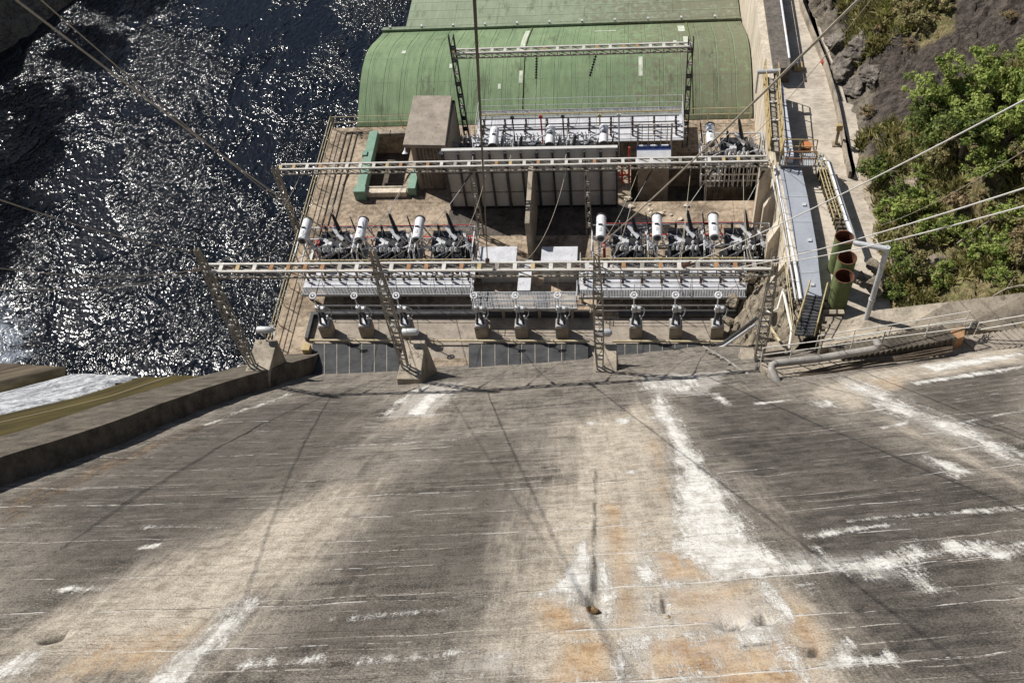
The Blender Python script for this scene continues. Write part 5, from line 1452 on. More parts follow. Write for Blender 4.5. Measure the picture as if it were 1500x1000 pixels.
# red valve frame left of the booth
mb = M(); xr0 = at(900, 240, 1).x
for dx, h in ((0.0, 2.6), (0.5, 1.9), (0.95, 3.0)): mb.tube((xr0 + dx, 48.4, -3.0 if dx > 0.8 else 0), (xr0 + dx, 48.4, h), 0.07)
for zz_ in (0.7, 1.6): mb.tube((xr0 - 0.1, 48.4, zz_), (xr0 + 1.0, 48.4, zz_), 0.06)
mb.ring((xr0 + 0.5, 48.2, 1.0), 0.2, 0.04, (0, 1, 0))
tag(mb.build('valve_frame', 'red'), 'red pipe frame with a hand wheel left of the booth', 'pipe frame')

# red fire mains behind the front row
def red_main(x0, x1, y, label):
    mb = M(); mb.tube((x0, y, 0.75), (x1, y, 0.75), 0.085, 8); mb.tube((x0, y + 0.5, 1.3), (x1, y + 0.5, 1.3), 0.035, 6)
    k = max(2, round((x1 - x0) / 1.7))
    for i in range(k + 1):
        x = x0 + (x1 - x0) * i / k; mb.bar((x, y, 0), (x, y, 0.75), 0.06); mb.tube((x, y + 0.5, 0), (x, y + 0.5, 1.3), 0.03, 6)
    for x in (x0, x1): mb.tube((x, y, 0.75), (x, y - 1.2, 0.75), 0.085, 8); mb.lathe((x, y - 0.6, 0.75), (0, 0, 1), [(0, 0.14), (0.3, 0.14), (0.32, 0.2), (0.36, 0.2)], 10); mb.tube((x, y - 1.2, 0.75), (x, y - 1.2, 0), 0.085, 8)
    tag(mb.build('fire_main', 'red', smooth=True), label, 'pipe', 'red fire mains behind the front transformers')


red_main(-19.3, -9.6, 42.9, 'red fire main behind the river side transformer trio')
red_main(-1.4, 7.4, 42.9, 'red fire main behind the right hand transformer trio')

# ------------------------------------------------------------------ deck edge railings, tracks, terrace
mb = M(); railing(mb, [(-20.75, 33.4, 0), (-20.8, 54.3, 0)], 1.15, (1.15, 0.75, 0.35), 1.5, 0.03); tag(mb.build('deck_railing', 'rail'), 'faded yellow railing along the river edge of the deck', 'railing')
mb = M(); railing(mb, [(-20.7, 54.35, 0), (-14.2, 54.35, 0)], 1.1, (1.1, 0.6), 1.5, 0.025); tag(mb.build('deck_railing', 'rail'), 'short yellow railing at the left foot of the green vault', 'railing')
mb = M(); railing(mb, [(4.0, 54.35, 0), (8.2, 54.35, 0)], 1.1, (1.1, 0.6), 1.4, 0.025); tag(mb.build('deck_railing', 'rail'), 'short yellow railing at the right foot of the green vault', 'railing')
for i_, (dx, lb) in enumerate(((0.95, 'outer steel track beside the river edge railing'), (1.35, 'middle steel track along the river side of the deck'), (1.75, 'inner steel track along the river side of the deck'))):
    mb = M(); mb.bar((-20.75 + dx, 41.5, 0.05), (-20.75 + dx, 54.0, 0.05), 0.045, 0.06); mb.bar((-20.75 + dx, 53.9, 0.05), (-18.6, 53.9 - i_ * 0.3, 0.05), 0.06, 0.1)
    tag(mb.build('deck_track', 'concrete_dark'), lb, 'rail track', 'steel tracks on the river side of the deck')
mb = M(); mb.slab([(-18.7, 34.0, 0.004), (6.3, 34.0, 0.004), (6.3, 37.0, 0.004), (-18.7, 37.0, 0.004)], 0.003)
tag(mb.build('terrace_ground', 'concrete_grey'), kind='structure')
# terrace kerb with pipes
mb = M(); mb.box(-18.9, -2.2, 37.0, 37.22, 0.0, 0.34); mb.box(-18.9, -18.7, 35.2, 37.0, 0.0, 0.34); mb.box(-0.5, 6.3, 37.0, 37.22, 0.0, 0.34)
tag(mb.build('terrace_kerb', 'dark'), 'dark kerb behind the row of isolators', 'kerb')
for yy, zz_, r_, mt_, lb in ((37.5, 0.55, 0.055, 'rail_white', 'upper pale pipe running behind the isolators'), (37.32, 0.3, 0.045, 'rail_white', 'lower pale pipe running behind the isolators')):
    mb = M(); mb.tube((-18.6, yy, zz_), (6.2, yy, zz_), r_)
    for i in range(13): mb.bar((-18.5 + i * 2.05, yy, 0), (-18.5 + i * 2.05, yy, zz_), 0.05)
    tag(mb.build('terrace_pipe', mt_), lb, 'pipe', 'pale pipes behind the isolators')
for xa_, xb2, lb in ((at(454, 498, 0.3).x, at(592, 498, 0.3).x, 'pale yellow pipe in front of the two river side isolators'), (at(630, 498, 0.3).x, at(864, 498, 0.3).x, 'long pale yellow pipe between the second and third gantry posts'), (at(897, 498, 0.3).x, at(1090, 500, 0.3).x, 'pale yellow pipe in front of the right isolator trio')):
    mb = M(); mb.tube((xa_, 35.05, 0.3), (xb2, 35.05, 0.3), 0.065)
    for i in range(4): mb.bar((xa_ + 0.2 + (xb2 - xa_ - 0.4) * i / 3, 35.05, 0), (xa_ + 0.2 + (xb2 - xa_ - 0.4) * i / 3, 35.05, 0.3), 0.06)
    tag(mb.build('terrace_pipe', 'rail'), lb, 'pipe', 'pale yellow pipes in front of the isolators')


# slate covers between the terrace and the dam foot
def cover(pxa, pxb, yta, ytb, label, n):
    mb = M()
    for i in range(n):
        a = pxa + (pxb - pxa) * i / n + 0.6; b = pxa + (pxb - pxa) * (i + 1) / n - 0.6
        fa = yta + (ytb - yta) * i / n; fb = yta + (ytb - yta) * (i + 1) / n
        A_, B_ = at(a, 503, 0.12), at(b, 503, 0.12); C_, D_ = at(b, fb + 14, 1.0), at(a, fa + 14, 1.0)
        mb.mat(0).slab([D_, C_, B_, A_], 0.12)
        if i < n - 1: mb.mat(1).bar(B_ + Vector((0.02, 0, -0.01)), C_ + Vector((0.02, 0, -0.01)), 0.035, 0.05)
    tag(mb.build('trench_cover', ['slate', 'steel_grey']), label, 'cover', 'slate grey trench covers at the dam foot')


cover(457, 585, 541, 543, 'slate grey trench cover at the dam foot nearest the river', 7)
cover(686, 862, 536, 523, 'longest slate grey trench cover between second and third gantry posts', 9)
cover(897, 1062, 520, 512, 'slate grey trench cover right of the third gantry post', 9)
mb = M(); p = at(449, 510, 0.6); mb.box(p.x - 0.2, p.x + 0.22, p.y - 0.25, p.y + 0.2, 0, 0.75); mb.box(p.x - 0.23, p.x + 0.25, p.y - 0.28, p.y + 0.23, 0.75, 0.8)
tag(mb.build('marker_box', 'ochre', bevel=0.02), 'ochre box by the river end of the slate covers', 'box')

# ------------------------------------------------------------------ right side: rubble bank, ducts, pipes, stairs
def build_rubble():
    xs = np.linspace(4.9, 8.9, 110); ys = np.linspace(31.5, 40.5, 220)
    X, Y = np.meshgrid(xs, ys)
    top = np.interp(Y, [31.5, 34.5, 37, 40.5], [5.0, 4.9, 4.2, 1.5]); lo = np.interp(Y, [31.5, 34, 36, 40.5], [6.2, 5.6, 5.6, 7.4])
    Z = np.clip((X - lo) / 2.6, 0, 1) ** 0.8 * top - 0.15 + (fbm(X * 0.9, Y * 0.9, 5) - 0.5) * 1.5 + np.floor(fbm(X * 2.2, Y * 1.6, 3) * 9) / 9 * 0.9 - 0.45 + (fbm(X * 5, Y * 5, 3) - 0.5) * 0.45
    o = grid_obj('rubble_hill', np.stack([X, Y, Z], -1), 'rubble'); tag(o, kind='structure')


build_rubble()
for i_, (px_, py_, z_, s_, lb) in enumerate(((1075, 440, 1.2, 0.5, 'flat grey boulder at the deck end of the rubble bank'), (1098, 405, 3.0, 0.45, 'ochre lichened boulder near the top of the rubble bank'),
                                            (1125, 452, 4.2, 0.4, 'small boulder under the kinked white handrail'), (1068, 470, 0.8, 0.42, 'boulder at the foot of the rubble bank by the last isolator'))):
    c = at(px_, py_, z_); tag(M().crag(c, (s_ * 1.2, s_, s_ * 0.7), 50 + i_).build('boulder', 'rubble'), lb, 'boulder', 'boulders on the rubble bank')


def strip_poly(px_pts, z, th): return [at(x, y, z) for x, y in px_pts], th


# grey sheet metal duct running beside the road, then its grated ramp
ZD = 5.35
t = thing('sheet_duct', 'long smooth grey sheet metal duct beside the tall pale wall', 'duct', tuple(at(1175, 340, 4.45)))
cl = [(1141, 244, 1173, 243), (1150, 288, 1183, 288), (1158, 325, 1190, 325), (1167, 368, 1197, 366), (1173, 400, 1200, 398), (1179, 438, 1204, 433)]
mb = M()
for a, b in zip(cl[:-1], cl[1:]):
    mb.slab([at(b[0], b[1], ZD), at(b[2], b[3], ZD), at(a[2], a[3], ZD), at(a[0], a[1], ZD)], 0.85)
mb.build('casing', 'duct', t)
mb = M()
for a in cl[1:-1]: mb.bar(at(a[0], a[1], ZD + 0.012), at(a[2], a[3], ZD + 0.012), 0.035, 0.02)
for x_, y_ in ((1186, 352), (1190, 417), (1178, 300)):
    p = at(x_, y_, ZD + 0.02); mb.box(p.x - 0.1, p.x + 0.1, p.y - 0.1, p.y + 0.1, p.z, p.z + 0.05)
mb.build('seam', 'galv', t)
mb = M(); mb.ptube([at(c[0] - 6, c[1], ZD - 0.1) for c in cl], 0.09); tag(mb.build('white_pipe', 'white', smooth=True), 'white pipe hugging the left side of the grey duct', 'pipe')
mb = M(); mb.ptube([at(c[0] - 13, c[1] + 2, ZD - 0.2) for c in cl], 0.055); tag(mb.build('grey_pipe', 'galv', smooth=True), 'thin grey pipe left of the white pipe by the duct', 'pipe')
mb = M(); ypts = [at(1124, 232, 5.3), at(1133, 285, 5.3), at(1140, 330, 5.3), at(1146, 380, 5.3), at(1152, 430, 5.3), at(1159, 488, 5.3)]
railing(mb, ypts, 1.0, (1.0, 0.5), 1.4, 0.02); tag(mb.build('wall_railing', 'rail'), 'yellow railing along the top of the tall pale wall', 'railing')
t = thing('access_ramp', 'grated access ramp between yellow handrails below the grey duct', 'ramp', tuple(at(1185, 465, 4.6)))
ra = [at(1183, 428, 5.3), at(1208, 433, 5.3), at(1193, 492, 5.9), at(1164, 490, 5.9)]
mb = M(); mb.slab(ra, 0.08)
for i in range(14): mb.bar(lerp(ra[0], ra[3], i / 13) + Vector((0, 0, 0.02)), lerp(ra[1], ra[2], i / 13) + Vector((0, 0, 0.02)), 0.05, 0.05)
mb.build('grating', 'dark', t)
for a, b in ((ra[0], ra[3]), (ra[1], ra[2])):
    mb = M(); railing(mb, [a, b], 1.0, (1.0, 0.5), 1.2, 0.035); mb.build('handrail', 'yellow', t)
mb = M()
for i in range(7):
    p = lerp(at(1212, 436, 4.6), at(1205, 500, 6.0), i / 6); mb.box(p.x - 0.1, p.x + 0.9, p.y - 0.14, p.y + 0.14, p.z - 1.2, p.z)
tag(mb.build('concrete_steps', 'concrete'), 'short flight of worn concrete steps right of the grated ramp', 'steps')

# upper access frame and panel roofed duct beside the road
t = thing('access_stair', 'yellow framed access stair with grating beside the panel duct', 'stair', tuple(at(1130, 170, 5.3)))
fr = [(1119, 106), (1127, 220), (1146, 226), (1138, 112)]
z_ = 5.9
mb = M(); mb.slab([at(x, y, z_ - 0.2) for x, y in ((1121, 112), (1128, 220), (1144, 224), (1137, 116))], 0.08)
for i in range(16):
    mb.bar(lerp(at(1121, 114, z_ - 0.18), at(1128, 219, z_ - 0.18), i / 15), lerp(at(1137, 118, z_ - 0.18), at(1144, 223, z_ - 0.18), i / 15), 0.06, 0.05)
mb.build('grating', 'steel_grey', t)
for a, b in ((0, 1), (3, 2)):
    mb = M(); pa, pb = at(*fr[a], z_), at(*fr[b], z_); mb.bar(pa, pb, 0.16, 0.2); railing(mb, [pa, pb], 1.0, (1.0, 0.5), 1.5, 0.035); mb.build('side_frame', 'ochre', t)
mb = M(); mb.tube(at(1109, 106, z_ + 0.9), at(1143, 104, z_ + 0.9), 0.14, 10)
for x_ in (1111, 1140): p = at(x_, 105, z_ + 0.9); mb.bar(p, p - Vector((0, 0, 1.6)), 0.1)
mb.build('top_bar', 'galv', t)
for i in range(3):
    mb = M(); q = lerp(at(1121, 150, z_ - 0.1), at(1126, 205, z_ - 0.1), i / 2); mb.bar(q, q + Vector((0.8, 0.04, 0)), 0.07); mb.build('cross_bar', 'white', t)
t = thing('panel_duct', 'pale grey panelled duct roof casting a dark shadow on the road', 'duct', tuple(at(1150, 180, 4.45)))
pd = [(1139, 118), (1147, 122), (1163, 229), (1150, 229)]
zt_ = 6.1
mb = M(); pts = [at(x, y, zt_) for x, y in pd]; mb.slab(pts, 1.6); mb.build('casing', 'duct_pale', t)
mb = M()
for i in range(1, 6): mb.bar(lerp(pts[0], pts[3], i / 6) + Vector((0, 0, 0.01)), lerp(pts[1], pts[2], i / 6) + Vector((0, 0, 0.01)), 0.04, 0.02)
mb.bar(lerp(pts[0], pts[1], .5) + Vector((0, 0, 0.012)), lerp(pts[3], pts[2], .5) + Vector((0, 0, 0.012)), 0.04, 0.02)
mb.build('seam', 'dark', t)
# landing
t = thing('landing', 'small grated landing with orange rails across the head of the grey duct', 'landing', tuple(at(1175, 235, 5.4)))
mb = M(); lp = [at(1141, 242, 5.55), at(1209, 243, 5.55), at(1204, 225, 5.55), at(1145, 225, 5.55)]; mb.slab(lp, 0.1)
for i in range(20): mb.bar(lerp(lp[0], lp[1], i / 19) + Vector((0, 0, .02)), lerp(lp[3], lp[2], i / 19) + Vector((0, 0, .02)), 0.04, 0.04)
mb.build('grating', 'grating', t)
mb = M(); railing(mb, [lp[0], lp[3], at(1194, 226, 5.55)], 1.05, (1.05, 0.55), 0.9, 0.035); mb.build('back_rail', 'ochre', t)
mb = M(); railing(mb, [at(1150, 243, 5.55), at(1193, 243, 5.55)], 1.05, (1.05, 0.55), 0.9, 0.035); mb.build('front_rail', 'rust', t)
c = at(1179, 229, 4.45); mb = M(); mb.lathe(c, (0, 0, 1), [(0, 0.28), (0.8, 0.28), (0.85, 0.31), (0.9, 0.31)], 14); tag(mb.build('orange_drum', 'orange', smooth=True), 'orange drum standing by the landing rails', 'drum')
c = at(1149, 48, 4.45); mb = M(); mb.lathe(c, (0, 0, 1), [(0, 0.24), (0.06, 0.24), (0.12, 0.17), (0.7, 0.06), (0.74, 0.05)], 14); mb.box(c.x - 0.27, c.x + 0.27, c.y - 0.27, c.y + 0.27, c.z, c.z + 0.04); tag(mb.build('traffic_cone', 'orange'), 'orange cone at the shadow edge on the far road', 'cone')
t = thing('junction_box', 'ochre brown box with a white cap lying on the road', 'box', tuple(at(1168, 101, 4.45)))
c = at(1168, 101, 4.45); mb = M(); mb.box(c.x - 0.28, c.x + 0.28, c.y - 0.3, c.y + 0.28, c.z, c.z + 0.36); mb.build('body', 'ochre', t, bevel=0.03)
mb = M(); mb.lathe((c.x, c.y + 0.1, c.z + 0.36), (0, 0, 1), [(0, 0.09), (0.05, 0.09), (0.07, 0.05)], 10); mb.build('cap', 'white', t)
# signal post with a head, casting a long shadow
t = thing('signal_post', 'yellow headed brown post on the road kerb casting a dark shadow', 'post', tuple(at(1226, 212, 4.45)))
c = at(1224, 212, 4.45); mb = M(); mb.bar(c, c + Vector((0, 0, 1.1)), 0.16, 0.16); mb.box(c.x - 0.22, c.x + 0.22, c.y - 0.2, c.y + 0.2, c.z, c.z + 0.08); mb.build('post', 'wood', t)
mb = M(); mb.box(c.x - 0.17, c.x + 0.19, c.y - 0.12, c.y + 0.12, c.z + 1.1, c.z + 1.5); mb.build('head', 'ochre', t, bevel=0.04)
c = at(1206, 92, 4.6); tag(M().rock(c + Vector((0, 0, .1)), (0.2, 0.25, 0.25), 5, 2).build('red_stone', 'red'), 'small red painted stone on the far kerb', 'stone')

# rails and silver pipe on the slope side of the duct
for i_, dx in enumerate((0, 9)):
    mb = M(); railing(mb, [at(1194 + dx, 244, 5.2), at(1206 + dx, 285, 5.2), at(1220 + dx, 330, 5.2)], 1.0, (1.0, 0.5), 1.3, 0.03)
    tag(mb.build('stair_railing', 'yellow'), ('left' if i_ == 0 else 'right') + ' yellow railing of the narrow stair beside the silver pipe', 'railing', 'yellow railings of the narrow stair')
mb = M()
for i in range(16):
    p = lerp(at(1208, 250, 4.9), at(1238, 338, 4.9), i / 15); mb.box(p.x - 0.35, p.x + 0.25, p.y - 0.1, p.y + 0.08, p.z - 0.6, p.z + 0.02)
tag(mb.build('narrow_stair', 'concrete_dark'), 'narrow dark stair between the yellow rails and silver pipe', 'stair')
mb = M(); mb.ptube([at(1206, 232, 5.6), at(1214, 240, 5.6), at(1232, 295, 5.6), at(1249, 345, 5.6), at(1252, 356, 5.4)], 0.16, 12)
tag(mb.build('silver_pipe', 'galv', smooth=True), 'silver pipe running down the slope beside the narrow stair', 'pipe')
# tall post with an arm
t = thing('pipe_pole', 'tall silver pole with a bent arm over the green pipes', 'pole', tuple(at(1262, 490, 5.2)))
ft = at(1262, 490, 5.2); h = height_at(ft, 362)
mb = M(); mb.tube(ft - Vector((0, 0, 0.6)), ft + Vector((0, 0, h)), 0.13, 12); mb.lathe(ft + Vector((0, 0, h * 0.42)), (0, 0, 1), [(0, 0.16), (0.12, 0.16)], 12); mb.build('mast', 'galv', t, smooth=True)
tp = ft + Vector((0, 0, h - 0.1)); e_ = at(1252, 356, tp.z - 0.1)
mb = M(); mb.tube(tp, e_, 0.13, 12); mb.build('arm', 'galv', t, smooth=True)
# green stand pipes
for i_, (px_, py_, lb) in enumerate(((1237, 347, 'farthest of the three open green pipes, darkest inside'), (1241, 377, 'middle one of the three open green pipes with rusty inside'), (1237, 404, 'nearest and longest looking of the three open green pipes'))):
    zt2 = 6.9; c = at(px_, py_, zt2); r_ = 0.47
    t = thing('green_pipe', lb, 'pipe', (c.x, c.y, 4.3), 'open green pipes standing by the duct')
    mb = M(); n = 26; prof = [(4.3, r_), (zt2 - 0.06, r_), (zt2 - 0.05, r_ + 0.02), (zt2, r_ + 0.02)]
    vs = []; fs = []
    for z2, r2 in prof: vs += [(c.x + r2 * math.cos(2 * math.pi * k / n), c.y + r2 * math.sin(2 * math.pi * k / n), z2) for k in range(n)]
    for j in range(len(prof) - 1): fs += [(j * n + k, j * n + (k + 1) % n, (j + 1) * n + (k + 1) % n, (j + 1) * n + k) for k in range(n)]
    mb.add(vs, fs); mb.build('shell', 'pipe_green', t, smooth=True)
    mb = M(); prof = [(zt2, r_ + 0.02), (zt2, r_ - 0.03), (4.35, r_ - 0.03), (4.34, 0.01)]; vs = []; fs = []
    for z2, r2 in prof: vs += [(c.x + r2 * math.cos(2 * math.pi * k / n), c.y + r2 * math.sin(2 * math.pi * k / n), z2) for k in range(n)]
    for j in range(len(prof) - 1): fs += [(j * n + k, j * n + (k + 1) % n, (j + 1) * n + (k + 1) % n, (j + 1) * n + k) for k in range(n)]
    mb.add(vs, fs); mb.build('lining', 'pipe_rust', t, smooth=True)
for i_, (px_, py_, z_, s_) in enumerate(((1283, 390, 5.0, 0.55), (1282, 418, 5.0, 0.6), (1262, 405, 4.8, 0.4))):
    c = at(px_, py_, z_); tag(M().crag(c, (s_, s_ * 1.2, s_ * 0.7), 90 + i_).build('boulder', 'rubble'), ('pale boulder below the arm of the silver pole', 'pale boulder beside the shaft of the silver pole', 'small boulder in the shadow of the green pipes')[i_], 'boulder', 'boulders beside the green pipes')

# pale concrete apron and the toe walkway with stairs
mb = M()
bot = [(1203, 508, 6.2), (1240, 500, 6.4), (1290, 500, 6.6), (1400, 483, 7.0), (1510, 484, 7.2), (1640, 478, 7.4)]
top = [(1212, 470, 5.3), (1240, 468, 5.4), (1285, 454, 6.6), (1390, 442, 7.6), (1510, 427, 8.3), (1640, 415, 8.8)]
for (a, b, c, d) in zip(bot[:-1], bot[1:], top[1:], top[:-1]): mb.slab([at(*a), at(*b), at(*c), at(*d)], 2.0)
tag(mb.build('concrete_apron', 'concrete'), 'pale concrete apron sloping between the scrub hillside and stairs', 'apron')
ZL = 9.4
inner = [(1136, 572), (1150, 567), (1215, 556), (1280, 543), (1400, 530), (1510, 520), (1640, 508)]
outer = [(1114, 531), (1128, 530), (1200, 520), (1270, 508), (1400, 492), (1510, 484), (1640, 474)]
mb = M()
for a, b, c, d in zip(inner[:-1], inner[1:], outer[1:], outer[:-1]):
    mb.slab([at(a[0], a[1], ZL - 0.5), at(b[0], b[1], ZL - 0.5), at(c[0], c[1], ZL - 0.5), at(d[0], d[1], ZL - 0.5)], 0.5)
tag(mb.build('toe_walkway', 'concrete'), 'narrow concrete walkway shelf along the right foot of the dam', 'walkway')
mb = M()
for (a, b) in zip(inner[1:-1], inner[2:]): mb.slab([at(a[0], a[1] + 4, ZL + 0.05), at(b[0], b[1] + 4, ZL + 0.05), at(b[0], b[1] - 5, ZL + 0.05), at(a[0], a[1] - 5, ZL + 0.05)], 0.3)
tag(mb.build('toe_kerb', 'concrete_dark'), 'dark kerb where the walkway shelf meets the dam', 'kerb')


def stair(pa, pb, za, zb, n, wid, label, mt):
    mb = M(); A_, B_ = at(pa[0], pa[1], za), at(pb[0], pb[1], zb); d = (B_ - A_); d.z = 0; L = d.length; d.normalize(); s = Vector((-d.y, d.x, 0))
    for i in range(n):
        p = A_ + d * (L * (i + 0.5) / n); z = za + (zb - za) * (i + 1) / n; hw = L / n * 0.5
        d2 = (d * 0.9 + s * 0.44).normalized(); s2 = Vector((-d2.y, d2.x, 0))
        q = [p - d2 * hw * 0.86 - s2 * wid / 2, p + d2 * hw * 0.86 - s2 * wid / 2, p + d2 * hw * 0.86 + s2 * wid / 2, p - d2 * hw * 0.86 + s2 * wid / 2]
        mb.slab([Vector((v.x, v.y, z)) for v in q], 0.55)
    mb.slab([A_ - s * wid * 0.45 + Vector((0, 0, -0.2)), B_ - s * wid * 0.45 + Vector((0, 0, -0.2)), B_ + s * wid * 0.45 + Vector((0, 0, -0.2)), A_ + s * wid * 0.45 + Vector((0, 0, -0.2))], 0.3)
    tag(mb.build('dam_stair', mt), label, 'stair', 'stairs along the foot of the dam')


stair((1222, 516), (1392, 486), 8.95, 9.6, 21, 0.9, 'longer zigzag stair between thin white railings above the big pipe', 'concrete_dark')
stair((1420, 505), (1560, 484), 9.0, 9.5, 17, 1.0, 'shorter zigzag stair at the right edge beyond the rusty plate', 'concrete_grey')
t = thing('rusty_cabinet', 'rusty brown sheet metal cabinet at the head of the zigzag stair', 'cabinet', tuple(at(1395, 500, 9.3)))
c = at(1396, 503, 9.0); mb = M(); mb.slab([c + Vector((-0.32, -0.2, 0.5)), c + Vector((0.3, -0.15, 0.6)), c + Vector((0.42, 0.4, 0.75)), c + Vector((-0.15, 0.35, 0.65))], 0.7); mb.build('body', 'rust', t, bevel=0.03)
mb = M()
rr = random.Random(8)
for i in range(9): mb.ptube([c + Vector((0.3 + rr.uniform(-.3, .3), 0.2, .6)), c + Vector((0.6 + rr.uniform(0, .3), 0.3 + rr.uniform(0, .3), .7 + rr.uniform(-.2, .2))), c + Vector((0.9 + rr.uniform(0, .5), 0.4 + rr.uniform(-.2, .4), .6))], 0.02, 5)
mb.build('loose_wire', 'dark', t)
mb = M(); railing(mb, [at(1114, 531, ZL - 0.4), at(1200, 520, ZL - 0.4), at(1290, 507, ZL - 0.3), at(1415, 491, ZL - 0.2)], 1.05, (1.05, 0.55), 1.5, 0.028)
tag(mb.build('walkway_railing', 'rail_white'), 'near thin white railing along the walkway shelf', 'railing')
mb = M(); railing(mb, [at(1194, 512, 8.5), at(1300, 496, 8.7), at(1412, 477, 9.0)], 1.0, (1.0, 0.5), 1.6, 0.025)
tag(mb.build('walkway_railing', 'rail_white'), 'far thin white railing behind the longer zigzag stair', 'railing')
mb = M(); railing(mb, [at(1425, 494, 9.0), at(1510, 480, 9.8), at(1600, 466, 10.4)], 1.0, (1.0, 0.5), 1.6, 0.025)
tag(mb.build('walkway_railing', 'rail_white'), 'short white railing beside the stair at the right edge', 'railing')
# big pipe along the shelf
zc_ = 9.75
mb = M(); mb.ptube([at(1144, 571, 9.5), at(1137, 556, 9.75), at(1130, 541, zc_), at(1131, 535, zc_), at(1137, 532, zc_), at(1200, 525, zc_), at(1278, 512, zc_), at(1285, 510, zc_ + .05), at(1287, 505, zc_ + 0.2), at(1283, 498, zc_ + 0.25)], 0.17, 14)
tag(mb.build('penstock_pipe', 'pipe_grey', smooth=True), 'thick grey pipe bending off the dam and along the shelf', 'pipe')
for i_, (off_, r_) in enumerate(((0, 0.05), (5, 0.06), (9, 0.04))):
    mb = M(); pts = [at(1162 + off_, 562 - off_ * .5, 9.35), at(1168 + off_, 552 - off_ * .7, 9.35)] + [at(1195 + k * 40, 547 - k * 6.4 - off_ * .75 + 1.2 * math.sin(k * 2 + i_), 9.3) for k in range(6)]
    mb.ptube(pts, r_, 7); tag(mb.build('cable_run', 'cable_dark', smooth=True), ('lowest dark cable lying along the walkway shelf', 'thickest dark cable lying along the walkway shelf', 'uppermost dark cable lying along the walkway shelf')[i_], 'cable', 'dark cables on the walkway shelf')
# pipes around the rubble bank
mb = M(); mb.ptube([at(1147, 424, 5.2), at(1160, 484, 5.4), at(1156, 510, 5.0)], 0.07, 8); mb.ptube([at(1147, 424, 5.2), at(1139, 452, 4.8), at(1128, 458, 4.6), at(1122, 454, 4.5)], 0.05, 8)
tag(mb.build('kinked_handrail', 'rail_white', smooth=True), 'kinked white handrail down the end of the tall wall', 'handrail')
for i_ in range(2):
    mb = M(); mb.ptube([at(1040, 508 + i_ * 4, 0.6), at(1060, 502 + i_ * 5, 1.0), at(1085, 484 + i_ * 6, 2.8), at(1108, 466 + i_ * 8, 4.4)], 0.1 - 0.03 * i_, 9)
    tag(mb.build('bank_pipe', 'dark' if i_ == 0 else 'galv', smooth=True), ('dark pipe climbing the rubble bank behind the last gantry post', 'grey pipe climbing the rubble bank under a dark one')[i_], 'pipe', 'pipes climbing the rubble bank')
mb = M(); mb.ptube([at(1030, 507, 2.4), at(1060, 524, 4.6), at(1100, 552, 8.2), at(1116, 561, 9.3)], 0.045, 8)
for i in range(7):
    p = lerp(at(1030, 507, 2.4), at(1116, 561, 9.3), (i + .5) / 7); mb.box(p.x - .06, p.x + .06, p.y - .06, p.y + .1, p.z - .14, p.z)
tag(mb.build('drain_pipe', 'pipe_grey', smooth=True), 'pale pipe running diagonally down the dam face by the last post', 'pipe')
mb = M(); mb.bar(at(1122, 470, 4.9), at(1142, 500, 5.6), 0.1, 0.1); tag(mb.build('yellow_brace', 'rail'), 'pale yellow brace leaning on the rubble bank', 'brace')
mb = M(); q = [at(1118, 502, 5.3), at(1150, 498, 5.3), at(1150, 512, 5.3), at(1120, 516, 5.3)]; mb.slab(q, 2.5); tag(mb.build('concrete_block', 'concrete', bevel=0.04), 'broken concrete block at the foot of the tall wall', 'block')

# ------------------------------------------------------------------ overhead lines
def sag_pts(A, B, sag, n=14):
    return [lerp(A, B, i / n) - Vector((0, 0, sag * 4 * (i / n) * (1 - i / n))) for i in range(n + 1)]


def disc_string(mb, p, q, r=0.085, k=10):
    p, q = Vector(p), Vector(q); L = (q - p).length; prof = [(0, 0.02)]
    for i in range(k): prof += [(L * (i + 0.15) / k, 0.03), (L * (i + 0.4) / k, r), (L * (i + 0.7) / k, r * 0.9), (L * (i + 0.85) / k, 0.03)]
    mb.lathe(p, q - p, prof + [(L, 0.02)], 9)


def line(A, B, label, mt='cable', r=0.022, sag=0.4, ext=1.0, group='overhead power lines', string=0.0):
    A, B = Vector(A), Vector(B); B = A + (B - A) * ext
    t = thing('power_line', label, 'power line', tuple(A), group)
    pts = sag_pts(A, B, sag, 24); mb = M(); mb.ptube(pts, r, 6); mb.build('wire', mt, t, smooth=True)
    if string:
        d = (pts[1] - pts[0]).normalized(); mb = M(); disc_string(mb, A + d * 0.1, A + d * (0.1 + string), 0.1, 10); mb.build('insulator_string', 'porcelain', t)
    return t


ytop = ZB + 1.0
line(at(714, 384, ZB), atd(690, -60, 10), 'dark line rising straight up from the front beam past the camera', 'cable_dark', 0.02, 0.2, 1.5, string=1.2)
line(at(880, 358, 13.2), atd(1272, -35, 13), 'long pale line crossing from the third gantry post to the top right', 'cable', 0.022, 0.3, 1.5)
line(at(547, 384, ZB), atd(20, -25, 15), 'thick tan line from the second gantry post to the top left corner', 'cable', 0.02, 0.5, 1.5)
line(at(432, 312, 8.0), atd(30, -40, 18), 'thinner tan line just above the thick one at the top left', 'cable', 0.014, 0.5, 1.3)
line(at(280, 368, 13.4), atd(-40, 260, 27), 'upper of the faint lines leaving over the river at the left edge', 'cable', 0.02, 0.7, 1.5)
line(at(302, 392, ZB), atd(-40, 358, 32), 'middle faint line leaving over the river at the left edge', 'cable', 0.02, 1.2, 1.5)
line(at(302, 393, ZB - 0.2), atd(-40, 390, 31), 'lowest faint line leaving over the river at the left edge', 'cable', 0.016, 1.2, 1.5)
line(at(1000, 390, ZB), atd(1540, 98, 18), 'highest bright line crossing the trees on the right', 'cable_bright', 0.019, 0.6, 1.5, string=1.2)
line(at(1085, 391, ZB), atd(1540, 240, 18), 'middle bright line of the two close ones over the scrub', 'cable_bright', 0.019, 0.5, 1.5)
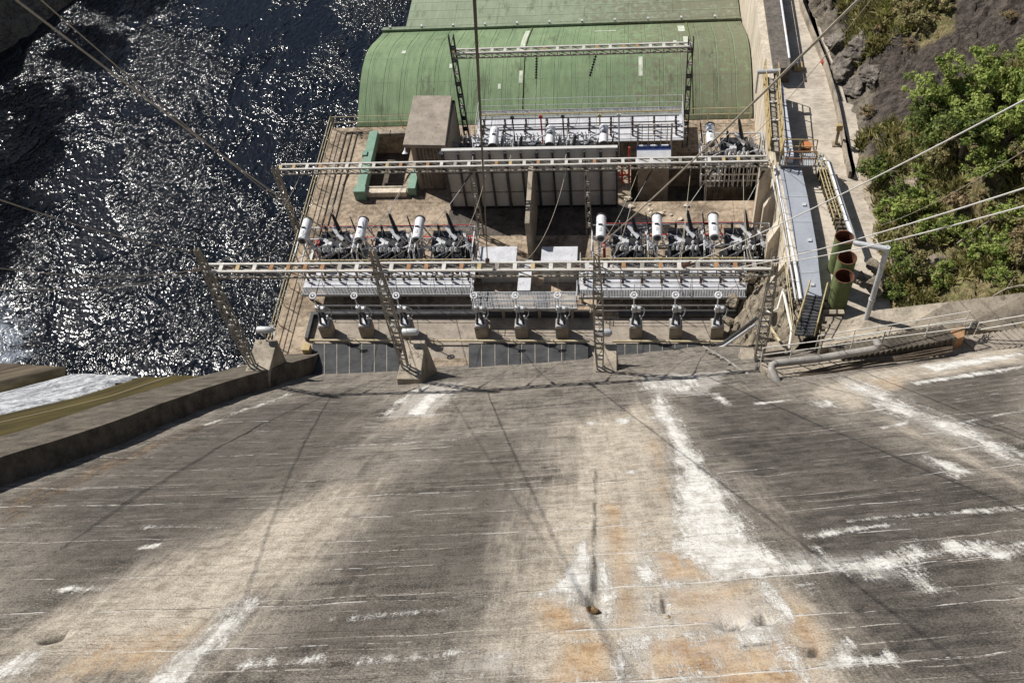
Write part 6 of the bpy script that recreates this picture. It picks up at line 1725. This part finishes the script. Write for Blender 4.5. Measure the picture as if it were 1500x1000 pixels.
line(at(1132, 386, ZB + .4), atd(1540, 268, 18), 'lowest bright line over the scrub on the right', 'cable_bright', 0.018, 0.5, 1.5)
line(at(1098, 205, 5.5), atd(1300, -30, 34), 'thin short line from the wall corner up past the rock slab', 'cable', 0.014, 0.3)
line(at(1290, 330, 7), atd(1540, 196, 26), 'very thin line half lost in the tree shadows', 'cable', 0.012, 0.4)

# droppers with insulator strings between gantries and equipment
def dropper(A, B, frac, label, mt='cable_bright', grp='insulated droppers from the gantries', r=0.016, ins='porcelain', sag=0.05):
    A, B = Vector(A), Vector(B); t = thing('insulator_dropper', label, 'insulator', tuple(A), grp)
    q = A + (B - A).normalized() * frac; mb = M(); disc_string(mb, A, q, 0.09, 9); mb.build('disc_string', ins, t)
    mb = M(); mb.ptube(sag_pts(q, B, sag, 8), r, 5); mb.build('wire', mt, t, smooth=True)


tx = [x for x, _ in front]
names = ['river end', 'second', 'third', 'fourth', 'fifth', 'wall end']
who = ['the front transformer at the river end', 'the second front transformer from the river', 'the front transformer beside the red main end', 'the shaded front transformer right of the recess', 'the middle transformer of the right trio', 'the front transformer beside the tall wall']
for i_, (x_, nm) in enumerate(zip(tx, who)):
    B = Vector((x_ + 1.7, FY + 1.0, 4.1))
    dropper(Vector((x_ + 2.9 + 0.25 * i_ % 0.6, Y2, Z2 - 0.45)), B, 0.95, 'insulator hanging from the middle gantry toward ' + nm, ins='black')
    dropper(Vector((x_ + 0.6, yb + 0.2, ZB - 0.45)), B, 1.15, 'insulator reaching back from the nearest gantry to ' + nm, 'cable', r=0.02, sag=0.6)
for i_, (px_, lb) in enumerate(zip((481, 539, 598, 707, 765, 824, 931, 989, 1049), iso_lb)):
    if i_ in (1, 3, 5, 6, 8):
        p = at(px_, 490, 0.0); dropper(Vector((p.x + 0.6, yb + 0.2, ZB - 0.45)), Vector((p.x - 0.1, 35.8, 3.5)), 0.9, 'insulator hanging from the nearest gantry to the ' + {1: 'second isolator from the river', 3: 'isolator right of the second post', 5: 'isolator left of the third post', 6: 'isolator right of the third post', 8: 'isolator by the rubble bank'}[i_], 'cable', r=0.014, sag=0.3)
for px_, bx, lb in ((786, 783, 'black insulator hanging left of centre under the farthest gantry beam'), (874, 842, 'black insulator hanging right of centre under the farthest gantry beam')):
    A = at(px_, 82, Z3 - 0.4); A.y = 51.9; B = at(bx, 196, 3.4); B.y = 50.0
    dropper(A, B, 1.5, lb, 'cable_bright', ins='black', r=0.018)

jn = 0
for xa_, za_, xb2, yb2, zb2, sg, lb in ((-20.3, ZB, -19.6, 43.7, 5.4, 1.4, 'slack jumper curving over the river between the two nearest gantries'), (-17.6, ZB, -16.2, 41.9, 3.9, 1.0, 'slack jumper from the nearest gantry over the second transformer'),
                                       (-14.6, ZB, -13.0, 43.7, 5.3, 1.5, 'slack jumper crossing above the left red pipe end'), (-9.2, ZB, -8.3, 43.7, 5.3, 1.6, 'slack jumper hanging over the sunlit white roofed kiosk'),
                                       (-5.2, ZB, -3.6, 43.7, 5.3, 1.6, 'slack jumper hanging over the shadowed kiosk'), (-2.4, ZB, 0.6, 43.7, 5.3, 1.3, 'slack jumper left of the right transformer trio'),
                                       (2.2, ZB, 3.6, 43.7, 5.3, 1.3, 'slack jumper over the middle of the right transformer trio'), (5.4, ZB, 6.6, 43.7, 5.3, 1.2, 'slack jumper by the tall buttressed wall')):
    t = thing('jumper_cable', lb, 'cable', (xa_, yb, za_ - 0.45), 'slack jumpers between the two nearest gantries')
    mb = M(); mb.ptube(sag_pts((xa_, yb + 0.25, za_ - 0.45), (xb2, yb2, zb2), sg, 18), 0.016, 5); mb.build('wire', 'cable', t, smooth=True)
    mb = M(); q = sag_pts((xa_, yb + 0.25, za_ - 0.45), (xb2, yb2, zb2), sg, 18); disc_string(mb, q[0], q[0] + (q[1] - q[0]).normalized() * 1.0, 0.09, 9); mb.build('disc_string', 'porcelain', t)
for px_, tgt, lb in ((690, (-9.9, 49.3, 3.8), 'thin lead from the middle gantry to the rear transformer by the stair house'), (742, (-7.2, 49.3, 3.8), 'thin lead from the middle gantry to the middle rear transformer'), (826, (-3.8, 49.3, 3.8), 'thin lead from the middle gantry to the rear transformer by the booth'),
                     (1010, (6.8, 49.6, 3.8), 'thin lead from the middle gantry to the lone transformer in the corner')):
    A = at(px_, 248, Z2); dropper((A.x, Y2, Z2 - 0.3), tgt, 0.8, lb, 'cable_bright', 'thin leads to the rear transformers', r=0.013, ins='black', sag=0.4)

# ------------------------------------------------------------------ vegetation
def crown_mesh(name, rx, ry, rz, clumps, per, size, seed, open_=0.25, sharp=False):
    rr = np.random.RandomState(seed); V = []; T = []
    lobes = [(rr.normal(size=3) * np.array([rx, ry, rz]) * 0.42, 0.45 + 0.35 * rr.rand()) for _ in range(6)]
    for c in range(clumps):
        lo_, ls_ = lobes[c % 6]
        d = rr.normal(size=3); d[2] = abs(d[2]) * 0.9 - 0.15; d /= np.linalg.norm(d)
        rad = 0.45 + 0.55 * rr.rand() ** 0.6
        ctr = lo_ + d * rad * ls_ * np.array([rx, ry, rz]); ctr[2] = abs(ctr[2]) * 0.9 + rz * 0.25
        cr = (0.1 + 0.24 * rr.rand() ** 1.5) * min(rx, ry) * (1.0 if not sharp else 0.8)
        tint = np.clip(rr.normal(0.5, 0.28), 0, 1)
        for k in range(int(per * (0.6 + 0.8 * rr.rand()))):
            o = rr.normal(size=3); o /= np.linalg.norm(o); o *= cr * rr.rand() ** 0.45; o[2] *= 0.75
            p = ctr + o
            nrm = o / (np.linalg.norm(o) + 1e-6) * 0.6 + rr.normal(size=3) * 0.5 + np.array([0, 0, 0.5]); nrm /= np.linalg.norm(nrm)
            a = np.cross(nrm, rr.normal(size=3)); a /= np.linalg.norm(a) + 1e-9; b = np.cross(nrm, a)
            s = size * (0.6 + 0.8 * rr.rand()); w_ = s * (0.28 if sharp else 0.55)
            V += [p - a * s * 0.5, p + b * w_ * 0.5, p + a * s * 0.5, p - b * w_ * 0.5]
            T += [np.clip(tint + rr.normal() * 0.18, 0, 1)] * 4
    V = np.array(V); n = len(V) // 4
    me = bpy.data.meshes.new(name); me.from_pydata(V.tolist(), [], [(4 * i, 4 * i + 1, 4 * i + 2, 4 * i + 3) for i in range(n)])
    a = me.attributes.new('tint', 'FLOAT', 'POINT'); a.data.foreach_set('value', np.array(T, dtype=np.float32))
    me.update(); return me


def limb_mesh(name, h, r, spread, n, seed):
    rr = random.Random(seed); mb = M()
    mb.tube((0, 0, -0.4), (0.08 * h, 0, h * 0.6), r, 7, r * 0.6)
    for i in range(n):
        a = 2 * math.pi * i / n + rr.uniform(-.4, .4); s = spread * rr.uniform(0.5, 1.0)
        p0 = Vector((0.08 * h, 0, h * rr.uniform(0.3, 0.6))); p1 = p0 + Vector((math.cos(a) * s * 0.5, math.sin(a) * s * 0.5, h * 0.25)); p2 = p1 + Vector((math.cos(a) * s * 0.5, math.sin(a) * s * 0.5, h * 0.2))
        mb.tube(p0, p1, r * 0.5, 5, r * 0.35); mb.tube(p1, p2, r * 0.35, 5, r * 0.12)
    me = bpy.data.meshes.new(name); me.from_pydata([tuple(v) for v in mb.v], [], mb.f); me.materials.append(MT['bark']); me.update(); return me


PROTO = {}
for k_, (nm, args) in enumerate({'tree_a': (1.6, 1.6, 1.5, 75, 85, 0.17, 11), 'tree_b': (1.7, 1.5, 1.3, 80, 80, 0.16, 12), 'tree_c': (1.45, 1.7, 1.6, 70, 85, 0.19, 13),
                                'bush_a': (1.0, 1.0, 0.7, 42, 60, 0.13, 21), 'bush_b': (1.05, 0.9, 0.6, 40, 62, 0.12, 22), 'bush_c': (0.9, 1.05, 0.8, 40, 60, 0.15, 23)}.items()):
    PROTO[nm] = crown_mesh(nm, *args)
PROTO['tuft_a'] = crown_mesh('tuft_a', 0.9, 0.9, 0.45, 34, 46, 0.2, 31, sharp=True); PROTO['tuft_b'] = crown_mesh('tuft_b', 1.0, 0.8, 0.4, 34, 46, 0.22, 32, sharp=True)
LIMB = {'tree': limb_mesh('limb_tree', 2.2, 0.13, 1.5, 7, 1), 'bush': limb_mesh('limb_bush', 0.9, 0.05, 0.8, 6, 2)}
_cache = {}


def plant(kind, proto, mt, px, py, sc, label, group, rz=0.0, sink=0.0):
    p = hill_hit(px, py)
    if p is None: return
    t = thing(kind, label, 'tree' if kind == 'tree' else ('tuft' if kind == 'dry_tuft' else 'bush'), tuple(p - Vector((0, 0, sink))), group)
    t.rotation_euler.z = rz; t.scale = (sc, sc, sc)
    key = (proto, mt)
    if key not in _cache:
        me = PROTO[proto].copy(); me.materials.clear(); me.materials.append(MT[mt]); _cache[key] = me
    tall = kind == 'tree'
    c = bpy.data.objects.new('crown' if tall else 'foliage', _cache[key]); COL.objects.link(c); c.parent = t; c.location = (0.15 if tall else 0, 0, 1.1 if tall else 0.12)
    s = bpy.data.objects.new('trunk' if tall else 'stem', LIMB['tree' if tall else 'bush']); COL.objects.link(s); s.parent = t


GT = 'trees on the right hillside'; GB = 'bushes on the right hillside'
plants = [
    ('tree', 'tree_a', 'leaf_bright', 1392, 172, 1.0, 'bright green tree at the upper left of the clump, beside the bare rock slab', GT),
    ('tree', 'tree_b', 'leaf_bright', 1448, 158, 1.1, 'broad bright green tree at the top of the clump below the rock slab', GT),
    ('tree', 'tree_c', 'leaf_bright', 1502, 128, 1.1, 'bright green tree cut by the right edge, highest of the clump', GT),
    ('tree', 'tree_b', 'leaf_dark', 1352, 212, 0.95, 'deep green tree at the left end of the clump against the rock slab', GT),
    ('tree', 'tree_c', 'leaf_dark', 1408, 228, 1.0, 'deep green tree under the highest bright wire', GT),
    ('tree', 'tree_a', 'leaf_bright', 1462, 225, 1.05, 'pale green leafy tree in the middle of the clump', GT),
    ('tree', 'tree_c', 'leaf_bright', 1508, 205, 1.05, 'yellowish green tree at the right edge below the highest wire', GT),
    ('tree', 'tree_a', 'leaf_olive', 1372, 240, 0.7, 'small deep green tree leaning over the bare earth patch', GT),
    ('tree', 'tree_b', 'leaf_bright', 1440, 262, 0.75, 'light leafed young tree above the thin lost wire', GT),
    ('tree', 'tree_c', 'leaf_olive', 1502, 262, 0.75, 'olive tree at the right edge above the two close wires', GT),
    ('bush', 'bush_a', 'leaf_dark', 1290, 262, 1.1, 'dense dark green bush right of the road end verge', GB),
    ('bush', 'bush_b', 'leaf_dark', 1312, 285, 0.85, 'dark bush just below the dense bush by the verge', GB),
    ('bush', 'bush_c', 'leaf_bright', 1320, 318, 1.25, 'light green bush above the silver pipe and its stair', GB),
    ('bush', 'bush_a', 'leaf_bright', 1350, 300, 1.05, 'bright bush beside the bare earth patch', GB),
    ('bush', 'bush_b', 'leaf_bright', 1345, 262, 0.8, 'thin light bush on the edge of the bare earth patch', GB),
    ('bush', 'bush_c', 'leaf_dry', 1400, 300, 0.9, 'brown bush between the two close wires', GB),
    ('bush', 'bush_a', 'leaf_olive', 1455, 310, 0.9, 'olive green bush below the two close wires', GB),
    ('bush', 'bush_b', 'leaf_bright', 1478, 330, 1.15, 'fresh green bush near the right edge under the wires', GB),
    ('bush', 'bush_c', 'leaf_bright', 1422, 372, 0.95, 'rounded green bush in the middle of the lower scrub', GB),
    ('bush', 'bush_a', 'leaf_bright', 1455, 372, 1.1, 'bright bush right of the rounded green bush', GB),
    ('bush', 'bush_b', 'leaf_dark', 1335, 400, 1.0, 'wide dark green bush above the concrete apron', GB),
    ('bush', 'bush_c', 'leaf_olive', 1362, 412, 1.0, 'olive bush right of the wide dark bush above the apron', GB),
    ('bush', 'bush_a', 'leaf_dark', 1300, 436, 0.8, 'small dark bush behind the foot of the silver pole', GB),
    ('bush', 'bush_b', 'leaf_olive', 1340, 350, 1.0, 'olive bush right of the silver pole arm', GB),
    ('bush', 'bush_c', 'leaf_bright', 1375, 345, 0.8, 'thin bright bush standing over the pale rock patch', GB),
    ('bush', 'bush_a', 'leaf_olive', 1495, 385, 1.05, 'olive bush at the right edge of the lower scrub', GB),
    ('bush', 'bush_b', 'leaf_dry', 1500, 345, 0.9, 'brown bush at the right edge above the fallen branch', GB),
    ('bush', 'bush_c', 'leaf_bright', 1385, 405, 0.75, 'small bright bush just above the middle of the concrete apron', GB),
    ('bush', 'bush_b', 'leaf_bright', 1318, 372, 0.7, 'small bright bush close to the right side of the silver pole', GB),
    ('bush', 'bush_a', 'leaf_bright', 1395, 330, 0.75, 'small bright bush between the close wires and the pale rock', GB),
    ('bush', 'bush_c', 'leaf_bright', 1290, 318, 0.6, 'small bright bush beside the narrow stair foot', GB),
    ('bush', 'bush_b', 'leaf_bright', 1465, 405, 0.75, 'small bright bush just above the bare fallen branch', GB),
    ('bush', 'bush_a', 'leaf_olive', 1325, 20, 1.1, 'large olive bush on the crag at the top of the picture', GB),
    ('bush', 'bush_b', 'leaf_olive', 1352, 40, 1.1, 'olive bush below the large one on the crag', GB),
    ('bush', 'bush_c', 'leaf_olive', 1375, 15, 0.9, 'olive bush at the right end of the crag top', GB),
    ('bush', 'bush_b', 'leaf_dry', 1330, 70, 0.55, 'brown bush hanging at the lower tip of the crag', GB),
    ('bush', 'bush_c', 'leaf_dry', 1285, 45, 0.45, 'small brown bush on the road side of the crag', GB),
    ('bush', 'bush_a', 'leaf_dry', 1268, 165, 0.55, 'brown bush between verge and smooth rock slab', GB),
    ('bush', 'bush_b', 'leaf_dry', 1480, 30, 0.55, 'dry bush on the rock slab near the top right corner', GB),
]
for i_, a in enumerate(plants): plant(a[0], a[1], a[2], a[3], a[4], a[5], a[6], a[7], rz=(i_ * 2.4) % 6.28)


def scatter_scrub():
    """low scrub and dry grass nobody could count: one object of small leaf blades"""
    rr = np.random.RandomState(77); V = []; T = []
    tries = 0; n = 0
    while n < 2600 and tries < 9000:
        tries += 1
        px, py = rr.uniform(1250, 1520), rr.uniform(215, 470)
        if py < 330 - (px - 1250) * 0.1 and rr.rand() < 0.3: continue
        n += 1
        if n % 3 == 0: px, py = rr.uniform(1262, 1420), rr.uniform(-20, 110)
        xg = rr.uniform(13.6, 27); yg = rr.uniform(31, 47) if n % 3 else rr.uniform(53, 66)
        if n % 3 == 0: xg = rr.uniform(14, 19)
        if fbm(np.array([xg * 0.6]), np.array([yg * 0.6]), 3)[0] < 0.42: continue
        zg = float(hill_z(np.array(xg), np.array(yg)))
        tint = rr.rand(); k = rr.randint(14, 40); r = rr.uniform(0.12, 0.45)
        for j in range(k):
            a = rr.uniform(0, 6.28); q = np.array([xg + math.cos(a) * r * rr.rand(), yg + math.sin(a) * r * rr.rand(), zg - 0.1])
            d = np.array([math.cos(a) * 0.7, math.sin(a) * 0.7, 1.0]) + rr.normal(size=3) * 0.45; d /= np.linalg.norm(d)
            s = rr.uniform(0.2, 0.6); b = np.cross(d, rr.normal(size=3)); b /= np.linalg.norm(b) + 1e-9; w_ = 0.03 + 0.035 * rr.rand()
            V += [q - b * w_, q + b * w_, q + d * s + b * w_ * 0.4, q + d * s - b * w_ * 0.4]; T += [np.clip(tint + rr.normal() * 0.2, 0, 1)] * 4
    m_ = len(V) // 4; me = bpy.data.meshes.new('scrub_grass'); me.from_pydata([tuple(v) for v in V], [], [(4 * i, 4 * i + 1, 4 * i + 2, 4 * i + 3) for i in range(m_)])
    a = me.attributes.new('tint', 'FLOAT', 'POINT'); a.data.foreach_set('value', np.array(T, dtype=np.float32)); me.materials.append(MT['leaf_grass']); me.update()
    o = bpy.data.objects.new('scrub_grass', me); COL.objects.link(o); tag(o, 'dry brown scrub grass covering the hillside', 'grass', kind='stuff')


scatter_scrub()
# fallen branches
for i_, (pts, lb) in enumerate((([(1452, 439), (1472, 428), (1490, 424), (1506, 422)], 'bare fallen branch lying just above the concrete apron'), ([(1400, 362), (1422, 346), (1445, 330), (1460, 318)], 'grey dead branch lying across the scrub between two bushes'))):
    mb = M(); q = [hill_hit(*p) + Vector((0, 0, 0.25)) for p in pts]; mb.ptube(q, 0.06, 6); mb.ptube([q[1], q[1] + Vector((0.4, 0.5, 0.3))], 0.03, 5); mb.ptube([q[2], q[2] + Vector((0.5, -0.2, 0.3))], 0.03, 5)
    tag(mb.build('fallen_branch', 'bark', smooth=True), lb, 'branch')
# crag boulders beside the road
for i_, (px_, py_, s_, lb) in enumerate(((1236, 95, 1.3, 'big angular grey crag boulder over the road kerb'), (1250, 128, 1.1, 'angular boulder below the big crag boulder'), (1222, 62, 0.9, 'angular boulder left above the big crag boulder'), (1262, 70, 1.2, 'angular boulder right behind the big crag boulder'),
                                         (1280, 110, 0.9, 'crag boulder at the edge of the smooth rock slab'), (1372, 385, 0.55, 'pale rock in the lower scrub beside the rounded green bush'))):
    p = hill_hit(px_, py_); tag(M().crag(p, (s_ * 1.1, s_ * 1.4, s_ * 0.8), 200 + i_).build('boulder', 'rubble' if i_ == 5 else 'crag'), lb, 'boulder', 'boulders on the hillside')


def bank_woods():
    """the wood on top of the far river bank: one mass of leaves"""
    rr = np.random.RandomState(5); V = []
    for tx_, ty_, r, h in ((-66, 45, 3.4, 15), (-69, 52, 4.2, 18), (-65, 58, 3.0, 13), (-70, 64, 4.4, 19), (-72, 57, 4.0, 21), (-67, 70, 3.2, 15), (-70, 77, 4.0, 17), (-66, 84, 3.4, 15), (-74, 70, 4.4, 22), (-75, 47, 4.4, 22), (-71, 40, 3.8, 18), (-66, 92, 4.0, 15)):
        for c in range(34):
            d = rr.normal(size=3); d /= np.linalg.norm(d); ctr = np.array([tx_, ty_, h]) + d * r * (0.4 + 0.6 * rr.rand()) * np.array([1, 1, 0.8])
            for k in range(40):
                p = ctr + rr.normal(size=3) * 0.5; n = rr.normal(size=3); a = np.cross(n, rr.normal(size=3)); a /= np.linalg.norm(a) + 1e-9; b = np.cross(n / np.linalg.norm(n), a); sz = rr.uniform(0.25, 0.5)
                V += [p - a * sz, p + b * sz * .6, p + a * sz, p - b * sz * .6]
    n = len(V) // 4; me = bpy.data.meshes.new('bank_woods'); me.from_pydata([tuple(v) for v in V], [], [(4 * i, 4 * i + 1, 4 * i + 2, 4 * i + 3) for i in range(n)]); me.materials.append(MT['leaf_dark'])
    o = bpy.data.objects.new('bank_woods', me); COL.objects.link(o); tag(o, 'dark wood on the far river bank', 'woods', kind='stuff')


bank_woods()
